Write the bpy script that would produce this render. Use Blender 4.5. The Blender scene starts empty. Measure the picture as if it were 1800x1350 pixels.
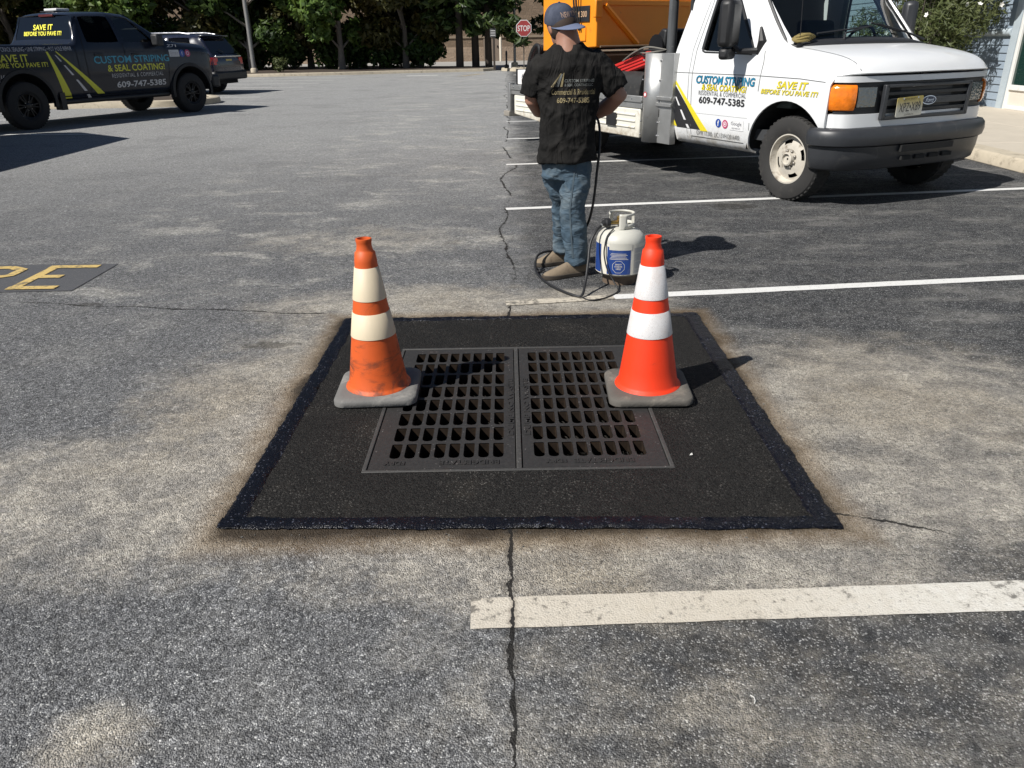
import bpy, bmesh, math, random
from mathutils import Vector, Matrix, noise as mnoise
from mathutils.bvhtree import BVHTree
random.seed(7)
PI = math.pi
R = math.radians
scene = bpy.context.scene
COL = scene.collection

# ------------------------------------------------------------------ camera
cam_data = bpy.data.cameras.new('camera')
cam_data.lens = 27.0
cam_data.sensor_width = 36.0
cam_data.clip_start = 0.05
cam_data.clip_end = 2000
cam = bpy.data.objects.new('camera', cam_data)
COL.objects.link(cam)
PITCH, ROLL, CAM_H = R(24.1), 0.016, 1.42
fw = Vector((0, math.cos(PITCH), -math.sin(PITCH)))
up0 = Vector((0, math.sin(PITCH), math.cos(PITCH)))
r0 = Vector((1, 0, 0))
rt = r0 * math.cos(ROLL) - up0 * math.sin(ROLL)
upv = up0 * math.cos(ROLL) + r0 * math.sin(ROLL)
cam.matrix_world = Matrix(((rt.x, upv.x, -fw.x, 0), (rt.y, upv.y, -fw.y, 0), (rt.z, upv.z, -fw.z, CAM_H), (0, 0, 0, 1)))
scene.camera = cam

# ------------------------------------------------------------------ sky and sun
SUN_DIR = Vector((-0.562, -0.378, 0.70)).normalized()      # towards the sun
elev = math.asin(SUN_DIR.z)
azim = math.atan2(SUN_DIR.x, SUN_DIR.y)
world = bpy.data.worlds.new('World')
scene.world = world
world.use_nodes = True
wn = world.node_tree
bg = wn.nodes['Background']
sky = wn.nodes.new('ShaderNodeTexSky')
sky.sky_type = 'NISHITA'
sky.sun_disc = False
sky.sun_elevation = elev
sky.sun_rotation = azim
sky.air_density = 0.8
sky.dust_density = 0.3
wn.links.new(sky.outputs[0], bg.inputs[0])
bg.inputs[1].default_value = 0.05
sd = bpy.data.lights.new('sun', 'SUN')
sd.energy = 5.0
sd.angle = R(0.53)
sd.color = (1.0, 0.965, 0.91)
sun = bpy.data.objects.new('sun', sd)
COL.objects.link(sun)
sun.rotation_euler = (-SUN_DIR).to_track_quat('-Z', 'Y').to_euler()
sun.location = (-20, -15, 30)
scene.view_settings.view_transform = 'Standard'
scene.view_settings.look = 'None'
scene.view_settings.gamma = 1.0
scene.view_settings.exposure = 0.32
scene.cycles.max_bounces = 8
scene.cycles.transparent_max_bounces = 12

# ------------------------------------------------------------------ node helpers
class NT:
    def __init__(s, m):
        s.t = m.node_tree
    def n(s, typ, **kw):
        q = s.t.nodes.new(typ)
        for k, v in kw.items():
            setattr(q, k, v)
        return q
    def put(s, sock, v):
        if v is None:
            return
        if hasattr(v, 'is_output'):
            s.t.links.new(v, sock)
        else:
            if isinstance(v, tuple) and len(v) == 3 and len(sock.default_value) == 4:
                v = v + (1.0,)
            sock.default_value = v
    def m(s, op, a, b=None, c=None, clamp=False):
        q = s.n('ShaderNodeMath', operation=op)
        q.use_clamp = clamp
        s.put(q.inputs[0], a)
        s.put(q.inputs[1], b)
        s.put(q.inputs[2], c)
        return q.outputs[0]
    def mix(s, f, a, b, blend='MIX'):
        q = s.n('ShaderNodeMix', data_type='RGBA', blend_type=blend)
        s.put(q.inputs[0], f)
        s.put(q.inputs[6], a)
        s.put(q.inputs[7], b)
        return q.outputs[2]
    def noise(s, scale, detail=4, rough=0.55, vec=None, dist=0.0):
        q = s.n('ShaderNodeTexNoise')
        q.inputs['Scale'].default_value = scale
        q.inputs['Detail'].default_value = detail
        q.inputs['Roughness'].default_value = rough
        q.inputs['Distortion'].default_value = dist
        s.put(q.inputs['Vector'], vec)
        return q.outputs[0]
    def voro(s, scale, feature='F1', vec=None):
        q = s.n('ShaderNodeTexVoronoi', feature=feature)
        q.inputs['Scale'].default_value = scale
        s.put(q.inputs['Vector'], vec)
        return q
    def ramp(s, v, a, b, x=0.0, y=1.0):          # smoothstep from a..b onto x..y
        q = s.n('ShaderNodeMapRange', interpolation_type='SMOOTHSTEP')
        s.put(q.inputs[0], v)
        q.inputs[1].default_value = a
        q.inputs[2].default_value = b
        q.inputs[3].default_value = x
        q.inputs[4].default_value = y
        return q.outputs[0]
    def coord(s, which='Object'):
        return s.n('ShaderNodeTexCoord').outputs[which]
    def mapping(s, vec, scale=(1, 1, 1), rot=(0, 0, 0), loc=(0, 0, 0)):
        q = s.n('ShaderNodeMapping')
        s.put(q.inputs[0], vec)
        q.inputs['Scale'].default_value = scale
        q.inputs['Rotation'].default_value = rot
        q.inputs['Location'].default_value = loc
        return q.outputs[0]
    def xyz(s, vec):
        q = s.n('ShaderNodeSeparateXYZ')
        s.put(q.inputs[0], vec)
        return q.outputs
    def bump(s, h, strength=0.5, dist=0.01, normal=None):
        q = s.n('ShaderNodeBump')
        q.inputs['Strength'].default_value = strength
        q.inputs['Distance'].default_value = dist
        s.put(q.inputs['Height'], h)
        s.put(q.inputs['Normal'], normal)
        return q.outputs[0]
    def bsdf(s):
        return s.t.nodes['Principled BSDF']

def new_mat(name):
    m = bpy.data.materials.new(name)
    m.use_nodes = True
    return m, NT(m)

MATS = {}
def mat(name, col, rough=0.6, metal=0.0, var=0.12, scale=8.0, dirt=None, dirt_amt=0.0, dirt_scale=4.0, bump=0.0,
        bump_scale=120.0, spec=0.5, coat=0.0, low_dirt=None):
    """general procedural material: colour mottled by noise, optional dirt patches, fine relief"""
    if name in MATS:
        return MATS[name]
    m, t = new_mat(name)
    b = t.bsdf()
    co = t.coord()
    nz = t.noise(scale, 5, 0.6, co)
    f = t.m('MULTIPLY_ADD', t.m('SUBTRACT', nz, 0.5), var * 3.0, 1.0)
    c = t.mix(1.0, col, (1, 1, 1), 'MULTIPLY')
    q = t.n('ShaderNodeVectorMath', operation='SCALE')
    t.put(q.inputs[0], c)
    t.put(q.inputs[3], f)
    c = q.outputs[0]
    rg = t.m('MULTIPLY_ADD', nz, 0.25, rough - 0.125, clamp=True)
    if dirt is not None:
        d = t.ramp(t.noise(dirt_scale, 8, 0.7, co, 0.4), 0.62 - dirt_amt * 0.4, 0.80 - dirt_amt * 0.3)
        c = t.mix(t.m('MULTIPLY', d, 0.85), c, dirt)
    if low_dirt is not None:                      # splash dirt that clings near the sill: (colour, z0, z1)
        z = t.xyz(co)[2]
        g = t.m('MULTIPLY', t.ramp(z, low_dirt[1], low_dirt[2], 1.0, 0.0), t.ramp(t.noise(9, 8, 0.75, co), 0.3, 0.75))
        c = t.mix(g, c, low_dirt[0])
    t.put(b.inputs['Base Color'], c)
    t.put(b.inputs['Roughness'], rg)
    b.inputs['Metallic'].default_value = metal
    b.inputs['Specular IOR Level'].default_value = spec
    b.inputs['Coat Weight'].default_value = coat
    b.inputs['Coat Roughness'].default_value = 0.08
    if bump:
        t.put(b.inputs['Normal'], t.bump(t.noise(bump_scale, 4, 0.6, co), bump, 0.004))
    MATS[name] = m
    return m

def glass_mat(name, tint, alpha_mix, rough=0.03):
    """sheet glass: clear tint mixed with a mirror coat by fresnel"""
    if name in MATS:
        return MATS[name]
    m, t = new_mat(name)
    t.t.nodes.remove(t.bsdf())
    out = t.t.nodes['Material Output']
    tr = t.n('ShaderNodeBsdfTransparent')
    tr.inputs[0].default_value = tint + (1,)
    gl = t.n('ShaderNodeBsdfGlossy')
    gl.inputs['Roughness'].default_value = rough
    fr = t.n('ShaderNodeFresnel')
    fr.inputs[0].default_value = 1.5
    mx = t.n('ShaderNodeMixShader')
    t.put(mx.inputs[0], t.m('MULTIPLY', fr.outputs[0], alpha_mix, clamp=True))
    t.t.links.new(tr.outputs[0], mx.inputs[1])
    t.t.links.new(gl.outputs[0], mx.inputs[2])
    t.t.links.new(mx.outputs[0], out.inputs[0])
    MATS[name] = m
    return m

# ------------------------------------------------------------------ mesh helpers
class MB:
    def __init__(s):
        s.v = []
        s.f = []
    def add(s, vs, fs, M=None):
        o = len(s.v)
        if M is not None:
            vs = [M @ Vector(p) for p in vs]
        s.v += [tuple(p) for p in vs]
        s.f += [tuple(i + o for i in q) for q in fs]
        return s
    def box(s, x0, x1, y0, y1, z0, z1, M=None):
        vs = [(x0, y0, z0), (x1, y0, z0), (x1, y1, z0), (x0, y1, z0), (x0, y0, z1), (x1, y0, z1), (x1, y1, z1), (x0, y1, z1)]
        fs = [(0, 3, 2, 1), (4, 5, 6, 7), (0, 1, 5, 4), (1, 2, 6, 5), (2, 3, 7, 6), (3, 0, 4, 7)]
        return s.add(vs, fs, M)
    def rings(s, rings, close=True, cap=True, M=None):
        n = len(rings[0])
        vs = [p for r in rings for p in r]
        fs = []
        for i in range(len(rings) - 1):
            for j in range(n if close else n - 1):
                k = (j + 1) % n
                fs.append((i * n + j, i * n + k, (i + 1) * n + k, (i + 1) * n + j))
        if cap and close:
            fs.append(tuple(range(n - 1, -1, -1)))
            fs.append(tuple((len(rings) - 1) * n + j for j in range(n)))
        return s.add(vs, fs, M)
    def lathe(s, prof, n=32, M=None, cap=True):
        rs = [[(r * math.cos(2 * PI * k / n), r * math.sin(2 * PI * k / n), z) for k in range(n)] for r, z in prof]
        return s.rings(rs, True, cap, M)
    def tube(s, path, rad, n=10, M=None, cap=True):
        path = [Vector(p) for p in path]
        rad = rad if isinstance(rad, (list, tuple)) else [rad] * len(path)
        t0 = (path[1] - path[0]).normalized()
        a = t0.orthogonal().normalized()
        rs = []
        for i, p in enumerate(path):
            t = (path[min(i + 1, len(path) - 1)] - path[max(i - 1, 0)]).normalized()
            a = (a - t * a.dot(t)).normalized()
            b = t.cross(a)
            rs.append([p + (a * math.cos(2 * PI * k / n) + b * math.sin(2 * PI * k / n)) * rad[i] for k in range(n)])
        return s.rings(rs, True, cap, M)
    def prism(s, pts, z0, z1, M=None):
        n = len(pts)
        vs = [(x, y, z0) for x, y in pts] + [(x, y, z1) for x, y in pts]
        fs = [tuple(range(n - 1, -1, -1)), tuple(range(n, 2 * n))]
        fs += [(i, (i + 1) % n, n + (i + 1) % n, n + i) for i in range(n)]
        return s.add(vs, fs, M)
    def ball(s, c, r, n=12, M=None):
        rx, ry, rz = r if isinstance(r, tuple) else (r, r, r)
        rs = []
        for i in range(1, n):
            th = PI * i / n
            rs.append([(c[0] + rx * math.sin(th) * math.cos(2 * PI * k / (2 * n)), c[1] + ry * math.sin(th) * math.sin(2 * PI * k / (2 * n)),
                        c[2] - rz * math.cos(th)) for k in range(2 * n)])
        return s.rings(rs, True, True, M)
    def build(s, name, m, parent=None, smooth=False, bevel=0.0, sub=0, angle=40):
        me = bpy.data.meshes.new(name)
        me.from_pydata(s.v, [], s.f)
        me.validate()
        o = bpy.data.objects.new(name, me)
        COL.objects.link(o)
        if m is not None:
            me.materials.append(m)
        if parent is not None:
            o.parent = parent
        if bevel:
            b = o.modifiers.new('bevel', 'BEVEL')
            b.width = bevel
            b.segments = 2
            b.limit_method = 'ANGLE'
            b.angle_limit = R(35)
        if sub:
            q = o.modifiers.new('sub', 'SUBSURF')
            q.levels = q.render_levels = sub
        if smooth or bevel or sub:
            me.shade_smooth()
            if not sub:
                try:
                    me.set_sharp_from_angle(angle=R(angle))
                except Exception:
                    pass
        return o

def tag(o, label=None, cat=None, group=None, kind=None):
    if label: o['label'] = label
    if cat: o['category'] = cat
    if group: o['group'] = group
    if kind: o['kind'] = kind
    return o

def thing(name, loc, rz, label, cat, group=None):
    o = bpy.data.objects.new(name, None)
    o.empty_display_size = 0.2
    COL.objects.link(o)
    o.location = loc
    o.rotation_euler = (0, 0, rz)
    return tag(o, label, cat, group)

def copy_tree(o, parent=None):
    c = o.copy()
    COL.objects.link(c)
    if parent is not None:
        c.parent = parent
    for ch in list(o.children):
        copy_tree(ch, c)
    return c

def bake(o):
    """apply the modifiers of an object"""
    dg = bpy.context.evaluated_depsgraph_get()
    me = bpy.data.meshes.new_from_object(o.evaluated_get(dg))
    o.modifiers.clear()
    o.data = me
    return o

def bvh_of(objs):
    vs, fs = [], []
    for o in objs:
        k = len(vs)
        vs += [v.co.copy() for v in o.data.vertices]
        fs += [tuple(i + k for i in p.vertices) for p in o.data.polygons]
    return BVHTree.FromPolygons(vs, fs)

def text_geo(body, size=1.0, bold=0.0, shear=0.0, spacing=1.0, sx=1.0, width=None, align='LEFT'):
    """flat lettering: 2-D points and faces, left-bottom aligned; scaled to a width when given"""
    c = bpy.data.curves.new('text', 'FONT')
    c.body = body
    c.size = 1.0
    c.offset = bold
    c.shear = shear
    c.space_character = spacing
    c.resolution_u = 3
    o = bpy.data.objects.new('text', c)
    COL.objects.link(o)
    dg = bpy.context.evaluated_depsgraph_get()
    me = bpy.data.meshes.new_from_object(o.evaluated_get(dg))
    pts = [(v.co.x, v.co.y) for v in me.vertices]
    fs = [tuple(p.vertices) for p in me.polygons]
    bpy.data.objects.remove(o)
    bpy.data.curves.remove(c)
    bpy.data.meshes.remove(me)
    x0 = min(p[0] for p in pts)
    x1 = max(p[0] for p in pts)
    kx = size * sx if width is None else width / (x1 - x0)
    dx = {'LEFT': 0.0, 'CENTER': -0.5, 'RIGHT': -1.0}[align] * (x1 - x0) * kx
    pts = [((p[0] - x0) * kx + dx, p[1] * size) for p in pts]
    return pts, fs

def decal(name, m, parent, pts, fs, place, bvh=None, d=None, off=0.002, reach=0.6, fallback=True):
    """lay flat shapes (lettering, stripes) on a surface: place maps 2-D to 3-D, then a ray along d finds the skin"""
    vs = []
    ok = []
    for p in pts:
        q = Vector(place(*p))
        good = True
        if bvh is not None:
            h = bvh.ray_cast(q - d * reach, d, 2 * reach)
            if h[0] is not None:
                q = h[0] - d * off
            else:
                good = fallback
        vs.append(q)
        ok.append(good)
    fs = [f for f in fs if all(ok[i] for i in f)]
    b = MB()
    b.add(vs, fs)
    return b.build(name, m, parent)

def strip(path, w):
    """ribbon of width w along a 2-D polyline, cut into short pieces so that it can follow a curved skin"""
    P2 = []
    for i in range(len(path) - 1):
        a, b = Vector(path[i]), Vector(path[i + 1])
        n = max(1, int((b - a).length / 0.06))
        for k in range(n):
            P2.append(a.lerp(b, k / n))
    P2.append(Vector(path[-1]))
    ws = w if isinstance(w, (list, tuple)) else (w, w)
    pts, fs = [], []
    for i, p in enumerate(P2):
        t = (P2[min(i + 1, len(P2) - 1)] - P2[max(i - 1, 0)]).normalized()
        nrm = Vector((-t.y, t.x))
        ww = ws[0] + (ws[1] - ws[0]) * i / max(1, len(P2) - 1)
        pts += [tuple(p - nrm * ww / 2), tuple(p + nrm * ww / 2)]
        if i:
            fs.append((2 * i - 2, 2 * i, 2 * i + 1, 2 * i - 1))
    return pts, fs

def gridpoly(corners, nu=6, nv=6):
    """a four-cornered patch cut into a grid"""
    a, b, c, d = [Vector(p) for p in corners]
    pts = []
    for i in range(nv + 1):
        for j in range(nu + 1):
            pts.append(tuple(a.lerp(b, j / nu).lerp(d.lerp(c, j / nu), i / nv)))
    fs = [(i * (nu + 1) + j, i * (nu + 1) + j + 1, (i + 1) * (nu + 1) + j + 1, (i + 1) * (nu + 1) + j) for i in range(nv) for j in range(nu)]
    return pts, fs

def disc(cx, cy, r, n=20, ry=None):
    ry = r if ry is None else ry
    pts = [(cx, cy)] + [(cx + r * math.cos(2 * PI * k / n), cy + ry * math.sin(2 * PI * k / n)) for k in range(n)]
    return pts, [(0, 1 + k, 1 + (k + 1) % n) for k in range(n)]

def cat_rom(pts, n=8):
    P = [Vector(p) for p in pts]
    out = []
    for i in range(len(P) - 1):
        p0, p1, p2, p3 = P[max(i - 1, 0)], P[i], P[i + 1], P[min(i + 2, len(P) - 1)]
        for k in range(n):
            t = k / n
            out.append(0.5 * ((2 * p1) + (p2 - p0) * t + (2 * p0 - 5 * p1 + 4 * p2 - p3) * t * t + (3 * p1 - p0 - 3 * p2 + p3) * t ** 3))
    out.append(P[-1])
    return out
# ================================================================== ground
def asphalt_material():
    m, t = new_mat('lot_asphalt')
    b = t.bsdf()
    co = t.coord()
    X, Y, Z = t.xyz(co)
    n1 = t.noise(0.8, 6, 0.6, co)
    n2 = t.noise(2.6, 8, 0.65, co, 0.3)
    n3 = t.noise(14, 6, 0.65, co)
    n4 = t.noise(60, 3, 0.6, co)
    streak = t.noise(1.0, 7, 0.7, t.mapping(co, (1.2, 3.0, 1.0), (0, 0, 0.35)))
    v = t.voro(235, 'F1', co)
    rnd = t.xyz(v.outputs['Color'])[0]
    rnd2 = t.xyz(v.outputs['Color'])[1]
    dist = v.outputs['Distance']
    v2 = t.voro(95, 'F1', co)
    rb = t.xyz(v2.outputs['Color'])[0]
    # exposed aggregate: every stone its own grey, a few pale ones, dark binder between
    aisle = t.mix(rnd2, (0.074, 0.076, 0.080), (0.243, 0.245, 0.248))
    aisle = t.mix(t.m('MULTIPLY', t.ramp(rnd, 0.86, 0.95), t.m('MULTIPLY_ADD', n2, 1.2, 0.2, clamp=True)), aisle, (0.50, 0.50, 0.485))
    aisle = t.mix(t.m('MULTIPLY', t.ramp(t.noise(150, 3, 0.7, co), 0.52, 0.62), 0.5), aisle, (0.035, 0.036, 0.04))
    aisle = t.mix(t.m('MULTIPLY', t.ramp(dist, 0.45, 0.75), 0.6), aisle, (0.040, 0.040, 0.042))
    aisle = t.mix(t.m('MULTIPLY', t.ramp(t.m('SUBTRACT', rb, t.m('MULTIPLY', v2.outputs['Distance'], 0.22)), 0.86, 0.94), 0.7), aisle, (0.46, 0.46, 0.445))
    aisle = t.mix(t.m('MULTIPLY', t.ramp(n2, 0.45, 0.72), 0.35), aisle, (0.25, 0.245, 0.232))
    # the far aisle has weathered paler
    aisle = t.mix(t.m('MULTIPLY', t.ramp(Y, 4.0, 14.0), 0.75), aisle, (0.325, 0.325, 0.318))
    chalk = t.noise(1.3, 8, 0.72, t.mapping(co, (1.0, 1.7, 1.0), (0, 0, -0.3), (3.1, 0, 0)), 0.5)
    chalk = t.m('MULTIPLY', t.ramp(chalk, 0.50, 0.66), t.m('MULTIPLY', t.ramp(Y, 3.6, 5.0), t.ramp(X, -4.2, -2.4)))
    aisle = t.mix(t.m('MULTIPLY', chalk, t.m('MULTIPLY_ADD', n3, 0.9, 0.15, clamp=True)), aisle, (0.44, 0.425, 0.385))
    aisle = t.mix(t.m('MULTIPLY', t.ramp(streak, 0.5, 0.75), 0.35), aisle, (0.24, 0.235, 0.22))
    aisle = t.mix(t.m('MULTIPLY', t.ramp(n1, 0.50, 0.34), 0.18), aisle, (0.055, 0.056, 0.062))
    # newer seal coat on the stalls right of the seam
    seal = t.mix(t.ramp(rnd, 0.80, 0.97), (0.034, 0.035, 0.037), (0.30, 0.30, 0.295))
    seal = t.mix(t.m('MULTIPLY', t.ramp(streak, 0.47, 0.72), 0.7), seal, (0.24, 0.232, 0.215))
    seal = t.mix(t.m('MULTIPLY', t.ramp(n2, 0.52, 0.75), 0.45), seal, (0.13, 0.127, 0.12))
    edge = t.m('ADD', X, t.m('MULTIPLY', t.m('SUBTRACT', n2, 0.5), 0.9))
    right = t.m('MULTIPLY', t.ramp(edge, -0.10, 0.34), t.ramp(X, -0.03, 0.01))
    right = t.m('MULTIPLY', right, t.m('MULTIPLY_ADD', t.ramp(n3, 0.35, 0.65), 0.3, 0.7))
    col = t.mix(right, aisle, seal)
    # dust blown out from the repair, tan, in uneven lobes
    def blob(cx, cy, rx, ry, k=1.0):
        a = t.m('DIVIDE', t.m('SUBTRACT', X, cx), rx)
        c = t.m('DIVIDE', t.m('SUBTRACT', Y, cy), ry)
        return t.m('MULTIPLY', t.m('SUBTRACT', 1.0, t.m('ADD', t.m('MULTIPLY', a, a), t.m('MULTIPLY', c, c))), k)
    lobes = [(-1.25, 2.30, 0.95, 0.55), (-0.95, 3.0, 0.70, 1.1), (1.55, 2.9, 1.05, 0.85), (1.25, 2.25, 0.95, 0.45), (0.35, 1.86, 1.15, 0.26), (-0.5, 4.3, 1.1, 0.45),
             (0.35, 4.32, 0.7, 0.35), (0.25, 1.3, 0.40, 0.35, 0.18), (-1.2, 6.0, 0.9, 0.5, 0.35), (0.95, 1.25, 0.35, 0.4, 0.2), (-0.95, 1.25, 0.14, 0.12, 0.75)]
    g = None
    for L in lobes:
        q = blob(*L)
        g = q if g is None else t.m('MAXIMUM', g, q)
    mid = t.noise(5.5, 7, 0.7, t.mapping(co, (1.0, 1.3, 1.0), (0, 0, 0.4)), 0.35)
    g = t.m('ADD', g, t.m('MULTIPLY', t.m('SUBTRACT', n2, 0.5), 1.5))
    g = t.m('ADD', g, t.m('MULTIPLY', t.m('SUBTRACT', mid, 0.5), 1.3))
    g = t.m('ADD', g, t.m('MULTIPLY', t.m('SUBTRACT', n3, 0.5), 0.5))
    dust = t.m('MULTIPLY', t.ramp(g, -0.30, 1.0), t.m('MULTIPLY_ADD', n4, 0.7, 0.45, clamp=True))
    tan = t.mix(t.ramp(mid, 0.35, 0.65), (0.285, 0.265, 0.235), (0.50, 0.46, 0.39))
    tan = t.mix(t.m('MULTIPLY', t.ramp(n1, 0.45, 0.65), 0.5), tan, (0.36, 0.30, 0.21))
    tan = t.mix(t.m('MULTIPLY', t.ramp(rnd, 0.05, 0.40, 1.0, 0.0), 0.7), tan, (0.095, 0.088, 0.078))
    tan = t.mix(t.m('MULTIPLY', t.ramp(rnd2, 0.88, 1.0), 0.7), tan, (0.50, 0.475, 0.43))
    col = t.mix(dust, col, tan)
    # small dark drips near the repair
    dr = t.m('MULTIPLY', t.ramp(t.noise(26, 3, 0.6, co), 0.69, 0.73), t.ramp(t.m('MAXIMUM', blob(-1.0, 3.05, 0.45, 0.6), blob(0.4, 1.85, 0.9, 0.2)), -0.1, 0.4))
    col = t.mix(t.m('MULTIPLY', dr, 0.7), col, (0.04, 0.035, 0.03))
    # coarse grain: clusters of stones that still read from a few metres away
    va, vb = t.voro(88, 'F1', co), t.voro(44, 'F1', co)
    gr = t.m('ADD', t.m('MULTIPLY', t.m('SUBTRACT', t.xyz(va.outputs['Color'])[0], 0.5), 0.75), t.m('MULTIPLY', t.m('SUBTRACT', t.xyz(vb.outputs['Color'])[1], 0.5), 0.30))
    gr = t.m('ADD', gr, t.m('MULTIPLY', t.ramp(t.xyz(va.outputs['Color'])[2], 0.90, 0.96), 0.55))
    q = t.n('ShaderNodeVectorMath', operation='SCALE')
    t.put(q.inputs[0], col)
    t.put(q.inputs[3], t.m('ADD', t.m('MULTIPLY', gr, t.m('MULTIPLY', t.ramp(dust, 0.0, 0.8, 0.92, 0.58), t.m('MULTIPLY_ADD', right, -0.35, 1.0))), 1.0))
    col = q.outputs[0]
    # scorch of the hot edge round the repair
    dx = t.m('SUBTRACT', t.m('ABSOLUTE', t.m('SUBTRACT', X, 0.045)), 0.985)
    dy = t.m('SUBTRACT', t.m('ABSOLUTE', t.m('SUBTRACT', Y, 3.06)), 1.035)
    d = t.m('ADD', t.m('MAXIMUM', dx, dy), t.m('MULTIPLY', t.m('SUBTRACT', n2, 0.5), 0.16))
    d = t.m('ADD', d, t.m('MULTIPLY', t.m('SUBTRACT', n3, 0.5), 0.05))
    col = t.mix(t.m('MULTIPLY', t.ramp(d, 0.01, 0.15, 1.0, 0.0), 0.62), col, (0.20, 0.135, 0.07))
    col = t.mix(t.m('MULTIPLY', t.ramp(d, -0.02, 0.06, 1.0, 0.0), 0.85), col, (0.022, 0.016, 0.011))
    # oil drips
    oil = t.m('MAXIMUM', blob(-1.25, 3.72, 0.20, 0.07), t.m('MAXIMUM', blob(2.05, 7.1, 0.32, 0.22), t.m('MAXIMUM', blob(-0.95, 3.15, 0.05, 0.08), blob(-2.55, 4.45, 0.12, 0.05))))
    oil = t.ramp(t.m('ADD', oil, t.m('MULTIPLY', t.m('SUBTRACT', n3, 0.5), 2.4)), 0.30, 0.85)
    col = t.mix(t.m('MULTIPLY', oil, 0.55), col, (0.03, 0.027, 0.022))
    # cracks: a joint along the stalls and three runners
    w1 = t.noise(1.7, 1, 0.5, t.mapping(co, (0.0, 1.0, 0.0)))
    w2 = t.noise(14, 3, 0.6, t.mapping(co, (0.15, 1.0, 0.0)))
    w3 = t.noise(0.55, 1, 0.5, t.mapping(co, (0.0, 1.0, 0.0), (0, 0, 0), (0, 5.3, 0)))
    wx = t.m('ADD', t.m('MULTIPLY', t.m('SUBTRACT', w1, 0.5), 0.10), t.m('MULTIPLY', t.m('SUBTRACT', w2, 0.5), 0.045))
    wx = t.m('ADD', wx, t.m('MULTIPLY', t.m('MULTIPLY', t.m('SUBTRACT', w3, 0.5), 0.5), t.ramp(Y, 4.0, 6.5)))
    a = t.m('ABSOLUTE', t.m('ADD', t.m('ADD', X, 0.012), wx))
    wid = t.m('MULTIPLY', t.m('MULTIPLY_ADD', t.ramp(n3, 0.35, 0.7), 0.009, 0.002), t.ramp(Y, 2.5, 9.0, 1.0, 1.7))
    far_ok = t.m('MAXIMUM', t.ramp(Y, 2.2, 2.1), t.m('MULTIPLY', t.ramp(t.noise(1.1, 2, 0.5, t.mapping(co, (0, 1, 0), (0, 0, 0), (0, 3, 0))), 0.40, 0.50), t.ramp(Y, 4.0, 4.1)))
    c1 = t.m('MULTIPLY', t.m('LESS_THAN', a, wid), far_ok)
    h1 = t.noise(1.9, 1, 0.5, t.mapping(co, (1.0, 0.0, 0.0)))
    h2 = t.noise(22, 4, 0.7, t.mapping(co, (1.0, 0.1, 0.0)))
    hy = t.m('ADD', t.m('MULTIPLY', t.m('SUBTRACT', h1, 0.5), 0.12), t.m('MULTIPLY', t.m('SUBTRACT', h2, 0.5), 0.04))
    yl = t.m('MULTIPLY_ADD', X, -0.15, 4.05)
    a2 = t.m('ABSOLUTE', t.m('ADD', t.m('SUBTRACT', Y, yl), hy))
    c2 = t.m('MULTIPLY', t.m('LESS_THAN', a2, t.m('MULTIPLY', wid, 1.0)), t.m('MULTIPLY', t.ramp(X, -3.0, -2.9), t.ramp(X, -1.05, -1.1)))
    yr = t.m('MULTIPLY_ADD', X, -0.42, 2.54)
    a3 = t.m('ABSOLUTE', t.m('ADD', t.m('SUBTRACT', Y, yr), hy))
    c3 = t.m('MULTIPLY', t.m('LESS_THAN', a3, t.m('MULTIPLY', wid, 0.8)), t.m('MULTIPLY', t.ramp(X, 1.02, 1.05), t.ramp(X, 1.42, 1.30)))
    crack = t.m('MAXIMUM', c1, t.m('MAXIMUM', c2, c3))
    fringe = t.m('MULTIPLY', t.ramp(t.m('SUBTRACT', a, t.m('MULTIPLY', n4, 0.045)), -0.012, 0.004, 1.0, 0.0), t.m('MULTIPLY', far_ok, t.ramp(n3, 0.42, 0.62)))
    col = t.mix(t.m('MULTIPLY', fringe, 0.55), col, (0.075, 0.068, 0.058))
    col = t.mix(t.m('MULTIPLY', crack, 0.92), col, (0.016, 0.015, 0.014))
    t.put(b.inputs['Base Color'], col)
    t.put(b.inputs['Roughness'], t.m('MULTIPLY_ADD', n3, 0.2, 0.72))
    b.inputs['Specular IOR Level'].default_value = 0.2
    h = t.m('SUBTRACT', t.m('MULTIPLY', rnd, 0.6), t.m('MULTIPLY', dist, 0.9))
    h = t.m('ADD', h, t.m('MULTIPLY', n4, 0.6))
    h = t.m('SUBTRACT', h, t.m('MULTIPLY', crack, 4.0))
    t.put(b.inputs['Normal'], t.bump(h, 1.0, 0.0042))
    return m

LOT = asphalt_material()
gx0, gx1, gy0, gy1 = -0.55, 0.585, 2.40, 3.62        # opening for the inlet
def ring_sheet(outer, inner, z):
    vs = [(x, y, z) for x, y in outer] + [(x, y, z) for x, y in inner]
    return vs, [(i, (i + 1) % 4, 4 + (i + 1) % 4, 4 + i) for i in range(4)]
inner = [(gx0, gy0), (gx1, gy0), (gx1, gy1), (gx0, gy1)]
b = MB()
b.add(*ring_sheet([(-400, -300), (400, -300), (400, 500), (-400, 500)], inner, 0.0))
ground = tag(b.build('parking_lot', LOT), kind='structure')

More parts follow.
